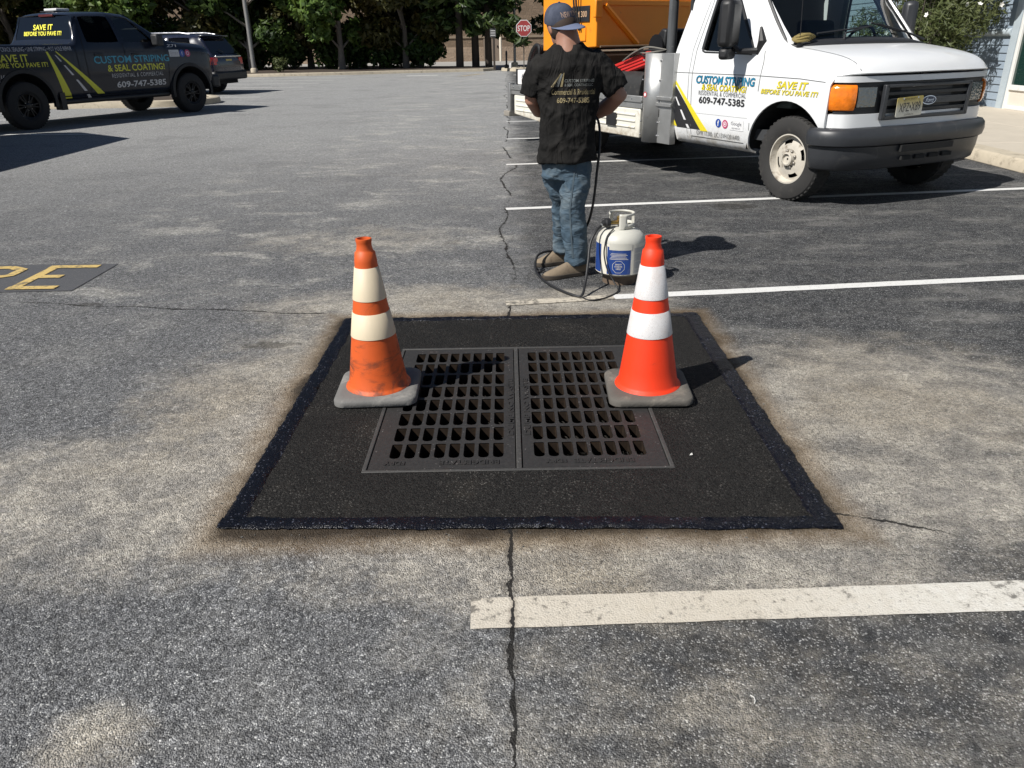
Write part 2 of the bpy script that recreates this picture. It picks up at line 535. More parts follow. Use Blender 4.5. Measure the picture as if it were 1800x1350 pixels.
# ------------------------------------------------------------------ new asphalt collar round the inlet
def patch_material(tar=False):
    m, t = new_mat('hot_tar' if tar else 'fresh_asphalt')
    b = t.bsdf()
    co = t.coord()
    v = t.voro(190, 'F1', co)
    rnd = t.xyz(v.outputs['Color'])[0]
    rnd2 = t.xyz(v.outputs['Color'])[1]
    n2 = t.noise(3.0, 7, 0.65, co, 0.4)
    n3 = t.noise(40, 4, 0.6, co)
    if tar:
        col = t.mix(t.ramp(rnd, 0.93, 1.0), (0.003, 0.0033, 0.006), (0.06, 0.065, 0.085))
        rough = t.m('MULTIPLY_ADD', n3, 0.35, 0.18)
    else:
        col = t.mix(rnd2, (0.007, 0.0068, 0.0066), (0.025, 0.0238, 0.0222))
        col = t.mix(t.m('MULTIPLY', t.ramp(rnd, 0.87, 0.98), t.ramp(n2, 0.38, 0.75)), col, (0.12, 0.114, 0.104))
        col = t.mix(t.m('MULTIPLY', t.ramp(n2, 0.52, 0.78), 0.55), col, (0.040, 0.035, 0.029))
        rough = t.m('MULTIPLY_ADD', n3, 0.3, 0.52)
    t.put(b.inputs['Base Color'], col)
    t.put(b.inputs['Roughness'], rough)
    b.inputs['Specular IOR Level'].default_value = 0.14 if not tar else 0.32
    h = t.m('ADD', t.m('SUBTRACT', t.m('MULTIPLY', rnd, 0.7), v.outputs['Distance']), t.m('MULTIPLY', n3, 0.8))
    t.put(b.inputs['Normal'], t.bump(h, 0.8 if not tar else 0.6, 0.004))
    return m
FRESH = patch_material()
TAR = patch_material(True)
pc = [(-0.945, 2.065), (1.025, 2.015), (1.035, 4.10), (-0.925, 4.095)]
b = MB()
b.add(*ring_sheet(pc, inner, 0.005))
patch = tag(b.build('asphalt_patch', FRESH), kind='structure')
def tar_strip(p, q, w):
    """poured edge seal: lumpy ridge with a ragged border"""
    p, q = Vector(p), Vector(q)
    L = (q - p).length
    t = (q - p) / L
    nn = Vector((-t.y, t.x))
    N = int(L / 0.008)
    prof = [(-0.5, 0.0), (-0.40, 0.5), (-0.1, 0.9), (0.15, 0.55), (0.38, 0.8), (0.5, 0.0)]
    rs = []
    for i in range(N + 1):
        s = i / N * L
        c = p + t * s
        row = []
        for k, (u, h) in enumerate(prof):
            wob = 0.010 * mnoise.noise((c.x * 9 + k * 5, c.y * 9, 1)) + 0.007 * mnoise.noise((c.x * 45 + k * 9, c.y * 45, 3))
            hh = 0.0055 + h * (0.006 + 0.006 * mnoise.noise((c.x * 22 + k * 3, c.y * 22, 7)))
            x = c + nn * (u * w + wob)
            row.append((x.x, x.y, max(hh, 0.0053) if 0 < k < 5 else 0.0052))
        rs.append(row)
    b = MB()
    b.rings(rs, close=False, cap=False)
    return b.build('tar_seam', TAR, patch, smooth=True, angle=180)
e = 0.03
tar_strip((pc[0][0] - .01, pc[0][1] + e), (pc[1][0] + .01, pc[1][1] + e), 0.062)
tar_strip((pc[1][0] - e, pc[1][1]), (pc[2][0] - e, pc[2][1]), 0.080)
tar_strip((pc[3][0], pc[3][1] - e), (pc[2][0], pc[2][1] - e), 0.050)
tar_strip((pc[0][0] + e, pc[0][1]), (pc[3][0] + e, pc[3][1]), 0.072)

# ------------------------------------------------------------------ inlet: pit, frame, two cast iron grates
PITM = mat('pit_concrete', (0.05, 0.045, 0.04), 0.95, var=0.3)
b = MB()
ix0, ix1, iy0, iy1 = gx0 + .012, gx1 - .012, gy0 + .012, gy1 - .012
v8 = [(ix0, iy0, -1.3), (ix1, iy0, -1.3), (ix1, iy1, -1.3), (ix0, iy1, -1.3), (ix0, iy0, -.012), (ix1, iy0, -.012), (ix1, iy1, -.012), (ix0, iy1, -.012)]
b.add(v8, [(0, 1, 2, 3), (0, 4, 5, 1), (1, 5, 6, 2), (2, 6, 7, 3), (3, 7, 4, 0)])
tag(b.build('drain_pit', PITM), kind='structure')
def iron_material(name, base, hi, rust):
    m, t = new_mat(name)
    b = t.bsdf()
    co = t.coord()
    n2 = t.noise(5, 7, 0.65, co)
    n3 = t.noise(70, 5, 0.7, co)
    v = t.voro(260, 'F1', co)
    c = t.mix(n3, base, hi)
    c = t.mix(t.m('MULTIPLY', t.ramp(n2, 0.55, 0.75), 0.45), c, rust)
    c = t.mix(t.m('MULTIPLY', t.ramp(n2, 0.42, 0.28), 0.5), c, (0.020, 0.020, 0.021))
    c = t.mix(t.m('MULTIPLY', t.ramp(t.xyz(v.outputs['Color'])[0], 0.985, 1.0), t.ramp(n2, 0.4, 0.6)), c, (0.22, 0.21, 0.20))
    t.put(b.inputs['Base Color'], c)
    t.put(b.inputs['Roughness'], t.m('MULTIPLY_ADD', n3, 0.3, 0.45))
    b.inputs['Metallic'].default_value = 0.1
    b.inputs['Specular IOR Level'].default_value = 0.3
    t.put(b.inputs['Normal'], t.bump(n3, 0.5, 0.003))
    return m
IRON = iron_material('cast_iron', (0.018, 0.0172, 0.017), (0.046, 0.044, 0.043), (0.080, 0.050, 0.036))
SLOT_SHADE = mat('shaded_slot_rust', (0.020, 0.014, 0.010), 0.95, var=0.5, scale=30, spec=0.1, dirt=(0.045, 0.028, 0.016), dirt_amt=0.2, dirt_scale=12)  # rust brown, darkened to paint the shade of the vanes into the slots
FRAME = iron_material('frame_iron', (0.034, 0.033, 0.032), (0.080, 0.078, 0.075), (0.08, 0.065, 0.05))
fr = MB()
fw_ = 0.016
fr.box(gx0, gx1, gy0, gy0 + fw_, -.09, .007)
fr.box(gx0, gx1, gy1 - fw_, gy1, -.09, .007)
fr.box(gx0, gx0 + fw_, gy0 + fw_, gy1 - fw_, -.09, .007)
fr.box(gx1 - fw_, gx1, gy0 + fw_, gy1 - fw_, -.09, .007)
fr.box(0.012, 0.032, gy0 + fw_, gy1 - fw_, -.09, .006)
tag(fr.build('grate_frame', FRAME, bevel=0.003), 'worn steel frame with middle bar holding the two drain grates', 'frame')

def make_grate(x0, x1, label, mirror):
    y0, y1 = gy0 + fw_ + .005, gy1 - fw_ - .005
    root = thing('drain_grate', (x0, y0, 0), 0, label, 'grate', 'cast iron inlet grates')
    W, Lh = x1 - x0, y1 - y0
    nc, nr = 8, 8
    ml, mr = (0.058, 0.036) if not mirror else (0.036, 0.058)
    mb_, mt = 0.070, 0.041
    cw, ch = (W - ml - mr) / nc, (Lh - mb_ - mt) / nr
    zt, zb = 0.004, -0.040
    b, wl = MB(), MB()
    def q(xa, xb, ya, yb):
        b.add([(xa, ya, zt), (xb, ya, zt), (xb, yb, zt), (xa, yb, zt)], [(0, 1, 2, 3)])
    q(0, W, 0, mb_); q(0, W, Lh - mt, Lh); q(0, ml, mb_, Lh - mt); q(W - mr, W, mb_, Lh - mt)
    for r in range(nr):
        for c in range(nc):
            xa, ya = ml + c * cw, mb_ + r * ch
            xb, yb = xa + cw, ya + ch
            hw, hy0, hy1 = 0.0203, ya + 0.009, yb - 0.013
            cx = (xa + xb) / 2
            right = [(cx, hy0), (cx + hw * .60, hy0 + .003), (cx + hw * .92, hy0 + .011), (cx + hw, hy0 + .026), (cx + hw, hy1 - .004), (cx + hw - .004, hy1), (cx, hy1)]
            left = [(2 * cx - x, y) for x, y in right]
            R1 = right + [(cx, yb), (xb, yb), (xb, ya), (cx, ya)]
            b.add([(x, y, zt) for x, y in R1], [tuple(range(len(R1) - 1, -1, -1))])
            L1 = left + [(cx, yb), (xa, yb), (xa, ya), (cx, ya)]
            b.add([(x, y, zt) for x, y in L1], [tuple(range(len(L1)))])
            hole = right + left[-2:0:-1]
            n = len(hole)
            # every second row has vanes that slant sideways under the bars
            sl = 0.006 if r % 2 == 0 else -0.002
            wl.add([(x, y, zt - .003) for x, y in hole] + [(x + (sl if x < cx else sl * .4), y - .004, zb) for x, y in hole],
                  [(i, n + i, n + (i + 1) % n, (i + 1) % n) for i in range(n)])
    for xa, ya, xb, yb in ((0, 0, W, 0), (W, 0, W, Lh), (W, Lh, 0, Lh), (0, Lh, 0, 0)):
        b.add([(xa, ya, zt), (xb, yb, zt), (xb, yb, zb), (xa, ya, zb)], [(0, 3, 2, 1)])
    gp = b.build('grate_plate', IRON, root)
    wl.build('slot_walls', SLOT_SHADE, gp)
    def raised(txt, size, place, width=None):
        pts, fs = text_geo(txt, size, 0.02, width=width)
        n = len(pts)
        vs = [(*place(*p), zt + .0035) for p in pts]
        ed = {}
        for f in fs:
            for i in range(len(f)):
                k = (f[i], f[(i + 1) % len(f)])
                ed[k] = 1
        side = [(i, j) for (i, j) in ed if (j, i) not in ed]
        m2 = MB()
        m2.add(vs + [(*place(*p), zt - .001) for p in pts], list(fs) + [(j, i, n + i, n + j) for i, j in side])
        m2.build('raised_lettering', IRON, root)
    # the castings are read from the far side, so the words stand on their heads here
    raised('BRIDGESTATE', .042, lambda x, y: ((W - .06 - x, .056 - y) if not mirror else (W - .12 - x, .056 - y)), .22)
    raised('FDRY', .036, lambda x, y: ((.13 - x, .054 - y) if not mirror else (.16 - x, .054 - y)), .075)
    raised('DUMP NO WASTE', .030, lambda x, y: ((W - .006 - y, .25 + x) if not mirror else (.033 - y, .25 + x)), .55)
    return root
make_grate(gx0 + fw_ + .004, 0.008, 'left cast iron drain grate with slotted rows, dirty cone shadow across it', False)
make_grate(0.036, gx1 - fw_ - .004, 'right cast iron drain grate, rust tinged near its right corner', True)

# ------------------------------------------------------------------ painted markings
def paint_material(name, col, wear, tint):
    m, t = new_mat(name)
    b = t.bsdf()
    co = t.coord()
    v = t.voro(170, 'F1', co)
    n2 = t.noise(4, 8, 0.7, co)
    n3 = t.noise(30, 6, 0.7, co)
    c = t.mix(n3, col, tint)
    if name == 'worn_white_paint':            # trodden dust at the aisle end, cleaner paint further in
        c = t.mix(t.ramp(t.xyz(co)[0], 0.5, 1.3, 0.6, 0.0), c, (0.47, 0.41, 0.32))
    hole = t.ramp(t.m('ADD', t.m('MULTIPLY', n3, 0.7), t.m('MULTIPLY', n2, 0.5)), 0.80 - wear, 0.90 - wear)
    hole = t.m('MULTIPLY', hole, 0.8)
    c = t.mix(hole, c, (0.085, 0.08, 0.072))
    c = t.mix(t.m('MULTIPLY', t.ramp(t.xyz(v.outputs['Color'])[0], 0.9, 1.0), 0.5), c, (0.2, 0.19, 0.17))
    if name == 'worn_white_paint':            # the joint has cracked through the paint as well
        n3g = t.noise(14, 6, 0.65, co)
        w1 = t.noise(1.7, 1, 0.5, t.mapping(co, (0.0, 1.0, 0.0)))
        w2 = t.noise(14, 3, 0.6, t.mapping(co, (0.15, 1.0, 0.0)))
        wx = t.m('ADD', t.m('MULTIPLY', t.m('SUBTRACT', w1, 0.5), 0.10), t.m('MULTIPLY', t.m('SUBTRACT', w2, 0.5), 0.045))
        a = t.m('ABSOLUTE', t.m('ADD', t.m('ADD', t.xyz(co)[0], 0.012), wx))
        wid = t.m('MULTIPLY_ADD', t.ramp(n3g, 0.35, 0.7), 0.009, 0.002)
        c = t.mix(t.m('MULTIPLY', t.ramp(t.m('SUBTRACT', a, wid), 0.0, 0.012, 1.0, 0.0), 0.45), c, (0.16, 0.13, 0.10))
        c = t.mix(t.m('LESS_THAN', a, wid), c, (0.018, 0.016, 0.014))
    t.put(b.inputs['Base Color'], c)
    b.inputs['Roughness'].default_value = 0.7
    t.put(b.inputs['Normal'], t.bump(t.m('SUBTRACT', t.xyz(v.outputs['Color'])[1], v.outputs['Distance']), 0.5, 0.003))
    return m
WHITE = paint_material('white_paint', (0.72, 0.72, 0.70), 0.0, (0.62, 0.61, 0.58))
DUSTY = paint_material('dusty_paint', (0.56, 0.51, 0.42), 0.22, (0.45, 0.40, 0.32))
MIDWH = paint_material('worn_white_paint', (0.70, 0.69, 0.65), 0.160, (0.46, 0.42, 0.35))
YELLOW = paint_material('yellow_paint', (0.60, 0.46, 0.19), 0.20, (0.50, 0.33, 0.09))
BLACKP = paint_material('blackout_paint', (0.062, 0.064, 0.07), 0.12, (0.085, 0.086, 0.09))
b = MB()
def line(b, x0, y0, x1, y1, w, z=0.004, rag=0.004, step=0.05):
    p, q = Vector((x0, y0)), Vector((x1, y1))
    L = (q - p).length
    t = (q - p) / L
    nn = Vector((-t.y, t.x))
    N = max(2, int(L / step))
    rs = []
    for i in range(N + 1):
        c = p + t * (L * i / N)
        a = w / 2 + rag * mnoise.noise((c.x * 7, c.y * 7, 0))
        d = w / 2 + rag * mnoise.noise((c.x * 7, c.y * 7, 9))
        u, v = c - nn * a, c + nn * d
        rs.append([(u.x, u.y, z), (v.x, v.y, z)])
    b.rings(rs, close=False, cap=False)
def stripe(m, *segs, z=0.004):
    b = MB()
    for s in segs:
        line(b, *s, z=z)
    return tag(b.build('stall_line', m), kind='structure')
stripe(MIDWH, (-0.122, 1.648, 5.5, 1.79, 0.122))
stripe(WHITE, (0.62, 4.425, 5.55, 4.93, 0.092))
stripe(DUSTY, (-0.03, 4.335, 0.62, 4.425, 0.088))
for y in (7.12, 9.89, 12.62, 15.45, 18.2, 21.0, 23.8):
    stripe(WHITE, (-0.03, y, 5.55, y + .66, 0.095))
for y in (14.45, 17.3, 24.3, 27.0, 29.6, 32.2, 34.8, 37.4):
    stripe(WHITE, (-12.6, y + .5, -7.3, y - .1, 0.10))
stripe(WHITE, (-4.6, 38.0, -3.2, 38.2, 0.35)); stripe(WHITE, (0.3, 37.2, 1.4, 37.5, 0.30)); stripe(YELLOW, (-2.2, 36.6, -1.3, 39.2, 0.06)); stripe(YELLOW, (-1.95, 36.6, -1.05, 39.2, 0.06))
# blacked-out rectangle with yellow letters, cut by the left edge of the picture
b = MB()
pts, fs = gridpoly([(-5.2, 4.70), (-2.80, 4.735), (-2.80, 5.385), (-5.2, 5.43)], 12, 3)
b.add([(x, y, 0.004) for x, y in pts], fs)
tag(b.build('blackout_rectangle', BLACKP), kind='structure')
lets = {'E': [[(-3.21, 4.80), (-3.21, 5.345)], [(-3.25, 5.31), (-2.90, 5.31)], [(-3.18, 5.06), (-3.03, 5.06)], [(-3.25, 4.80), (-2.93, 4.80)]],
        'P': [[(-3.88, 4.78), (-3.88, 5.345)], [(-3.92, 5.31), (-3.52, 5.31), (-3.41, 5.25), (-3.41, 5.11), (-3.52, 5.04), (-3.86, 5.04)]],
        'I': [[(-4.12, 4.78), (-4.12, 5.345)]], 'F': [[(-4.60, 4.78), (-4.60, 5.345)], [(-4.63, 5.31), (-4.30, 5.31)], [(-4.60, 5.06), (-4.42, 5.06)]]}
for ch in ('E', 'P'):
    b = MB()
    for k, pl in enumerate(lets[ch]):
        p2, f2 = strip(pl, 0.070)
        b.add([(x, y, 0.0080 + .0006 * k) for x, y in p2], f2)
    tag(b.build('painted_letter', YELLOW), kind='structure')

# ------------------------------------------------------------------ kerbs, footway, planted islands
CONC = mat('kerb_concrete', (0.44, 0.385, 0.295), 0.9, var=0.16, scale=5, dirt=(0.20, 0.17, 0.13), dirt_amt=0.25, dirt_scale=7, bump=0.5, bump_scale=90)
FOOT = mat('footway_concrete', (0.47, 0.42, 0.345), 0.9, var=0.10, scale=2.5, dirt=(0.30, 0.26, 0.20), dirt_amt=0.12, dirt_scale=2.5, bump=0.4, bump_scale=110)
MULCH = mat('mulch', (0.050, 0.036, 0.026), 1.0, var=0.4, scale=20, bump=1.0, bump_scale=30)
KX = 5.66
b = MB()
b.box(KX + .30, 9.24, -6, 60, 0.0, 0.118)
footway = tag(b.build('footway_bed', mat('joint_dark', (0.12, 0.105, 0.085), 1.0)), kind='structure')
footway.name = 'footway'
y = -6.0
k = 0
while y < 44:
    for x0_, x1_ in ((KX + .302, KX + 1.95), (KX + 1.96, 9.2)):
        b = MB()
        dz = 0.002 * mnoise.noise((x0_ * 3, y, 0))
        b.box(x0_, x1_, y + .006, y + 1.79, 0.05, 0.135 + dz)
        b.build('slab', FOOT, footway, bevel=0.006)
    y += 1.8
kerb = tag(bpy.data.objects.new('kerb', None), kind='structure')
COL.objects.link(kerb)
y = -6.0
while y < 46:
    b = MB()
    prof = [(KX, 0.0), (KX + .02, 0.105), (KX + .05, 0.135), (KX + .298, 0.138), (KX + .298, 0.0)]
    L = 1.83
    b.rings([[(x, y + yy, z) for x, z in prof] for yy in (0.005, L - .004)], True, True)
    b.build('kerb_stone', CONC, kerb, bevel=0.008)
    y += L

def island(name, pts, h, top_h, fill, label=None):
    """kerbed island: outline with a ring of kerb and a mounded bed"""
    root = bpy.data.objects.new(name, None)
    COL.objects.link(root)
    tag(root, kind='structure')
    n = len(pts)
    c = Vector((sum(p[0] for p in pts) / n, sum(p[1] for p in pts) / n))
    def ins(p, d):
        v = c - Vector(p)
        return Vector(p) + v.normalized() * d
    rr = []
    for d, z in ((0, 0), (0.02, h - .02), (0.05, h), (0.24, h), (0.26, h - .05)):
        rr.append([(*ins(p, d), z) for p in pts])
    b = MB()
    b.rings(rr, True, False)
    b.build('kerb_ring', CONC, root, smooth=True, angle=35)
    b = MB()
    rr = []
    for d, z in ((0.25, h - .03), (0.6, h + top_h * .5), (1.2, h + top_h)):
        rr.append([(*ins(p, d), z) for p in pts])
    b.rings(rr, True, True)
    b.build('bed', fill, root, smooth=True)
    return root
def capsule(x0, x1, y0, y1, nseg=10):
    r = (y1 - y0) / 2
    cy = (y0 + y1) / 2
    P = [(x1 - r + r * math.cos(a), cy + r * math.sin(a)) for a in [(-PI / 2 + PI * k / nseg) for k in range(nseg + 1)]]
    P += [(x0 + r + r * math.cos(a), cy + r * math.sin(a)) for a in [(PI / 2 + PI * k / nseg) for k in range(nseg + 1)]]
    return P
island('kerb_island', capsule(-14.5, -7.75, 20.7, 23.2), 0.16, 0.04, MULCH)
far_pts = [(-60, 41.0), (-11.8, 39.6), (-6.8, 40.6), (-5.6, 41.3), (-1.2, 42.3), (-.6, 43.2), (-1.0, 45.5), (-8, 50.5), (-60, 53.0)]
island('tree_island', far_pts, 0.14, 0.03, MULCH)
island('sign_island', capsule(-0.3, 4.2, 41.2, 44.8), 0.14, 0.03, CONC)
DRIVE = mat('driveway', (0.30, 0.29, 0.27), 0.95, var=0.1, scale=0.6)
b = MB()
b.add([(-80, 51.5, .004), (40, 51.5, .004), (40, 66, .004), (-80, 66, .004)], [(0, 1, 2, 3)])
tag(b.build('driveway', DRIVE), kind='structure')
# ================================================================== building on the right
SIDING = mat('blue_grey_siding', (0.275, 0.335, 0.40), 0.6, var=0.05, scale=3, dirt=(0.22, 0.26, 0.30), dirt_amt=0.1, bump=0.15, bump_scale=60)
TRIM = mat('pale_trim', (0.42, 0.48, 0.52), 0.55, var=0.05)
VINYL = mat('white_frame', (0.74, 0.73, 0.70), 0.45, var=0.04, dirt=(0.5, 0.47, 0.42), dirt_amt=0.1)
PANEL = mat('cream_panel', (0.66, 0.60, 0.52), 0.55, var=0.05)
SHOPG, t_ = new_mat('storefront_glass')
bs = t_.bsdf()
bs.inputs['Base Color'].default_value = (0.012, 0.035, 0.030, 1)
bs.inputs['Roughness'].default_value = 0.04
bs.inputs['Specular IOR Level'].default_value = 0.9
t_.put(bs.inputs['Normal'], t_.bump(t_.noise(1.2, 2, 0.5, t_.coord()), 0.03, 0.05))
WX = 9.2
shop = thing('shop_building', (WX, 15, 0), 0, 'blue grey clapboard shop building with white framed glass front behind the footway', 'building')
b = MB()
b.box(0.03, 9, -19, 22, 0, 4.6)
b.build('wall', SIDING, shop)
zb, k = 0.135, 0
while zb < 4.45:
    b = MB()
    h = 0.137
    # clapboard: bottom edge stands proud
    def board(y0, y1):
        b.add([(0.028, y0, zb), (-0.018, y0, zb), (0.002, y0, zb + h), (0.028, y0, zb + h), (0.028, y1, zb), (-0.018, y1, zb), (0.002, y1, zb + h), (0.028, y1, zb + h)],
              [(0, 1, 2, 3), (7, 6, 5, 4), (1, 5, 6, 2), (0, 4, 5, 1), (3, 2, 6, 7)])
    board(0.22, 21.9)
    if zb > 2.75:
        board(-18.9, 0.18)
    b.build('clapboard', SIDING, shop)
    zb += 0.135
    k += 1
b = MB()
b.rings([[(-0.02 - 0.055 * math.sin(a), y, 1.425 - 0.065 * math.cos(a)) for a in [PI * i / 8 for i in range(9)]] + [(0.02, y, 1.49), (0.02, y, 1.36)] for y in (0.26, 21.8)], True, True)
b.build('half_round_band', TRIM, shop, smooth=True)
b = MB(); b.box(-0.045, 0.02, 0.07, 0.25, 0.13, 4.5); b.build('corner_board', TRIM, shop, bevel=0.004)
b = MB(); b.box(-0.5, 0.6, -19.2, 22.2, 4.55, 4.75); b.build('eave', VINYL, shop, bevel=0.02)
# storefront bays towards the camera
for k in range(5):
    y1 = 0.05 - k * 1.5
    y0 = y1 - 1.5
    f = MB()
    f.box(-.03, .10, y1 - .07, y1, .13, 2.7); f.box(-.03, .10, y0 + .012, y1 - .07, .135, .20); f.box(-.03, .10, y0 + .012, y1 - .07, .46, .55); f.box(-.03, .10, y0 + .012, y1 - .07, 2.55, 2.7)
    fo = f.build('window_frame', VINYL, shop, bevel=0.006)
    g = MB(); g.box(.01, .03, y0 + .005, y1 - .06, .53, 2.57); g.build('pane', SHOPG, fo)
    g = MB(); g.box(.0, .03, y0 + .005, y1 - .06, .19, .47); g.build('panel', PANEL, fo)
DARKM = mat('black_metal', (0.02, 0.02, 0.022), 0.45, metal=0.6, var=0.1)
lan = thing('wall_lantern', (WX, 14.93, 2.35), 0, 'dark wall lantern on an arm beside the shop corner board', 'lantern')
b = MB(); b.box(-.03, 0, -.06, .06, .2, .5); b.tube([(0, 0, .42), (-.3, 0, .55), (-.5, 0, .50)], .018, 8); b.build('arm', DARKM, lan)
b = MB(); b.lathe([(.02, .50), (.15, .38), (.17, .30), (.16, -.02), (.10, -.08), (.02, -.10)], 20, Matrix.Translation((-.5, 0, 0))); b.build('lantern_body', DARKM, lan, smooth=True)

# ================================================================== foliage
def leaf_material(name, cols, trans=0.25, rough=0.5):
    m, t = new_mat(name)
    b = t.bsdf()
    co = t.coord()
    n = t.noise(0.9, 4, 0.6, co)
    r = t.n('ShaderNodeNewGeometry').outputs['Random Per Island']
    c = t.mix(r, cols[0], cols[1])
    c = t.mix(t.m('MULTIPLY', t.ramp(n, 0.45, 0.7), 0.6), c, cols[2])
    t.put(b.inputs['Base Color'], c)
    b.inputs['Roughness'].default_value = rough
    b.inputs['Specular IOR Level'].default_value = 0.3
    tr = t.n('ShaderNodeBsdfTranslucent')
    t.put(tr.inputs[0], c)
    mx = t.n('ShaderNodeMixShader')
    mx.inputs[0].default_value = trans
    out = t.t.nodes['Material Output']
    t.t.links.new(b.outputs[0], mx.inputs[1])
    t.t.links.new(tr.outputs[0], mx.inputs[2])
    t.t.links.new(mx.outputs[0], out.inputs[0])
    return m
LEAF_A = leaf_material('leaf_dark', ((0.016, 0.032, 0.009), (0.064, 0.11, 0.024), (0.085, 0.12, 0.022)))
LEAF_B = leaf_material('leaf_mid', ((0.026, 0.054, 0.012), (0.11, 0.18, 0.034), (0.13, 0.16, 0.028)))
LEAF_C = leaf_material('leaf_turning', ((0.030, 0.034, 0.010), (0.075, 0.070, 0.018), (0.095, 0.060, 0.015)))
NEEDLE = leaf_material('pine_needles', ((0.014, 0.028, 0.008), (0.048, 0.080, 0.018), (0.075, 0.10, 0.02)), 0.1)
SHRUB = leaf_material('shrub_leaf', ((0.035, 0.050, 0.016), (0.11, 0.130, 0.045), (0.12, 0.135, 0.055)), 0.2)
BARK = mat('bark', (0.10, 0.085, 0.07), 0.95, var=0.3, scale=12, bump=0.9, bump_scale=40)
PALEBARK = mat('pale_bark', (0.16, 0.14, 0.12), 0.95, var=0.3, scale=10, bump=0.7, bump_scale=40)
PINEB = mat('pine_bark', (0.055, 0.043, 0.034), 0.95, var=0.3, scale=12, bump=0.9, bump_scale=30)

def leaves(rng, n, clumps, size, aspect=1.6):
    """leaf-sized faces scattered in clumps: (centre, radii, weight)"""
    b = MB()
    V_, F_ = b.v, b.f
    tot = sum(c[2] for c in clumps)
    U, G, sq = rng.uniform, rng.gauss, math.sqrt
    for c, r, w in clumps:
        for _ in range(int(n * w / tot)):
            while True:
                ux, uy, uz = U(-1, 1), U(-1, 1), U(-1, 1)
                q = ux * ux + uy * uy + uz * uz
                if q < 1 and (q > .12 or rng.random() < .4):
                    break
            px, py, pz = c[0] + ux * r[0], c[1] + uy * r[1], c[2] + uz * r[2]
            nx, ny, nz = ux + G(0, .7), uy + G(0, .7), uz + G(.5, .7)
            l = sq(nx * nx + ny * ny + nz * nz) or 1
            nx, ny, nz = nx / l, ny / l, nz / l
            rx, ry, rz = G(0, 1), G(0, 1), G(0, 1)
            ax, ay, az = ny * rz - nz * ry, nz * rx - nx * rz, nx * ry - ny * rx
            l = sq(ax * ax + ay * ay + az * az) or 1
            ax, ay, az = ax / l, ay / l, az / l
            dx, dy, dz = ny * az - nz * ay, nz * ax - nx * az, nx * ay - ny * ax
            s = size * U(.6, 1.4)
            h, k, f = s * aspect / 2, s / 2, s * .18
            o = len(V_)
            V_.append((px - ax * h, py - ay * h, pz - az * h))
            V_.append((px + dx * k - nx * f, py + dy * k - ny * f, pz + dz * k - nz * f))
            V_.append((px + ax * h, py + ay * h, pz + az * h))
            V_.append((px - dx * k - nx * f, py - dy * k - ny * f, pz - dz * k - nz * f))
            F_.append((o, o + 1, o + 2)); F_.append((o, o + 2, o + 3))
    return b

def broadleaf(seed, h, base, spread, leaf, nleaf=7000, size=.23, trunk_mat=None, lean=0.0):
    rng = random.Random(seed)
    t = MB()
    r0_ = .075 + h * .009
    path = [(rng.uniform(-.05, .05) * i + lean * i, rng.uniform(-.05, .05) * i, h * .72 * i / 7) for i in range(8)]
    t.tube(path, [r0_ * (1.35 if i == 0 else 1 - .10 * i) for i in range(8)], 9)
    clumps = []
    for k in range(rng.randint(15, 19)):
        z = base + (h - base) * (k + .5) / 17 + rng.uniform(-.4, .4)
        env = math.sin(PI * min(1, max(0.06, (z - base + .5) / (h - base + .5))) ** .75)
        rad = spread * (0.3 + .7 * env)
        a = rng.uniform(0, 2 * PI)
        c = (rad * .62 * math.cos(a), rad * .62 * math.sin(a), z)
        q = rng.uniform(.55, 1.0)
        clumps.append((c, (spread * .46 * q, spread * .46 * q, spread * .34 * q), q * q))
        i0 = min(7, max(1, int(z / (h * .72) * 7 - 1)))
        p0 = Vector(path[i0])
        t.tube([p0, p0.lerp(Vector(c), .5) + Vector((0, 0, .15)), c], [r0_ * .42, r0_ * .26, r0_ * .08], 6)
    cr = leaves(rng, nleaf, clumps, size)
    return t, cr

def pine(seed, h, base, spread, nleaf=5200):
    rng = random.Random(seed)
    t = MB()
    t.tube([(0, 0, 0), (.04, 0, h * .3), (-.03, .03, h * .6), (0, 0, h)], [.21, .16, .11, .03], 9)
    clumps = []
    z = base
    while z < h:
        k = (h - z) / (h - base)
        for j in range(rng.randint(3, 5)):
            a = rng.uniform(0, 2 * PI)
            L = spread * (.25 + .75 * k) * rng.uniform(.6, 1.1)
            e = Vector((math.cos(a) * L, math.sin(a) * L, z - .28 * L + rng.uniform(-.2, .2)))
            t.tube([(0, 0, z), e * .5 + Vector((0, 0, z * .5 + .05)), e], [.045, .03, .012], 5)
            for f in (.45, .75, 1.0):
                c = Vector((0, 0, z)).lerp(e, f)
                clumps.append((tuple(c), (.48, .48, .26), 1.0))
        z += rng.uniform(.45, .7)
    return t, leaves(rng, nleaf, clumps, .20, 2.2)

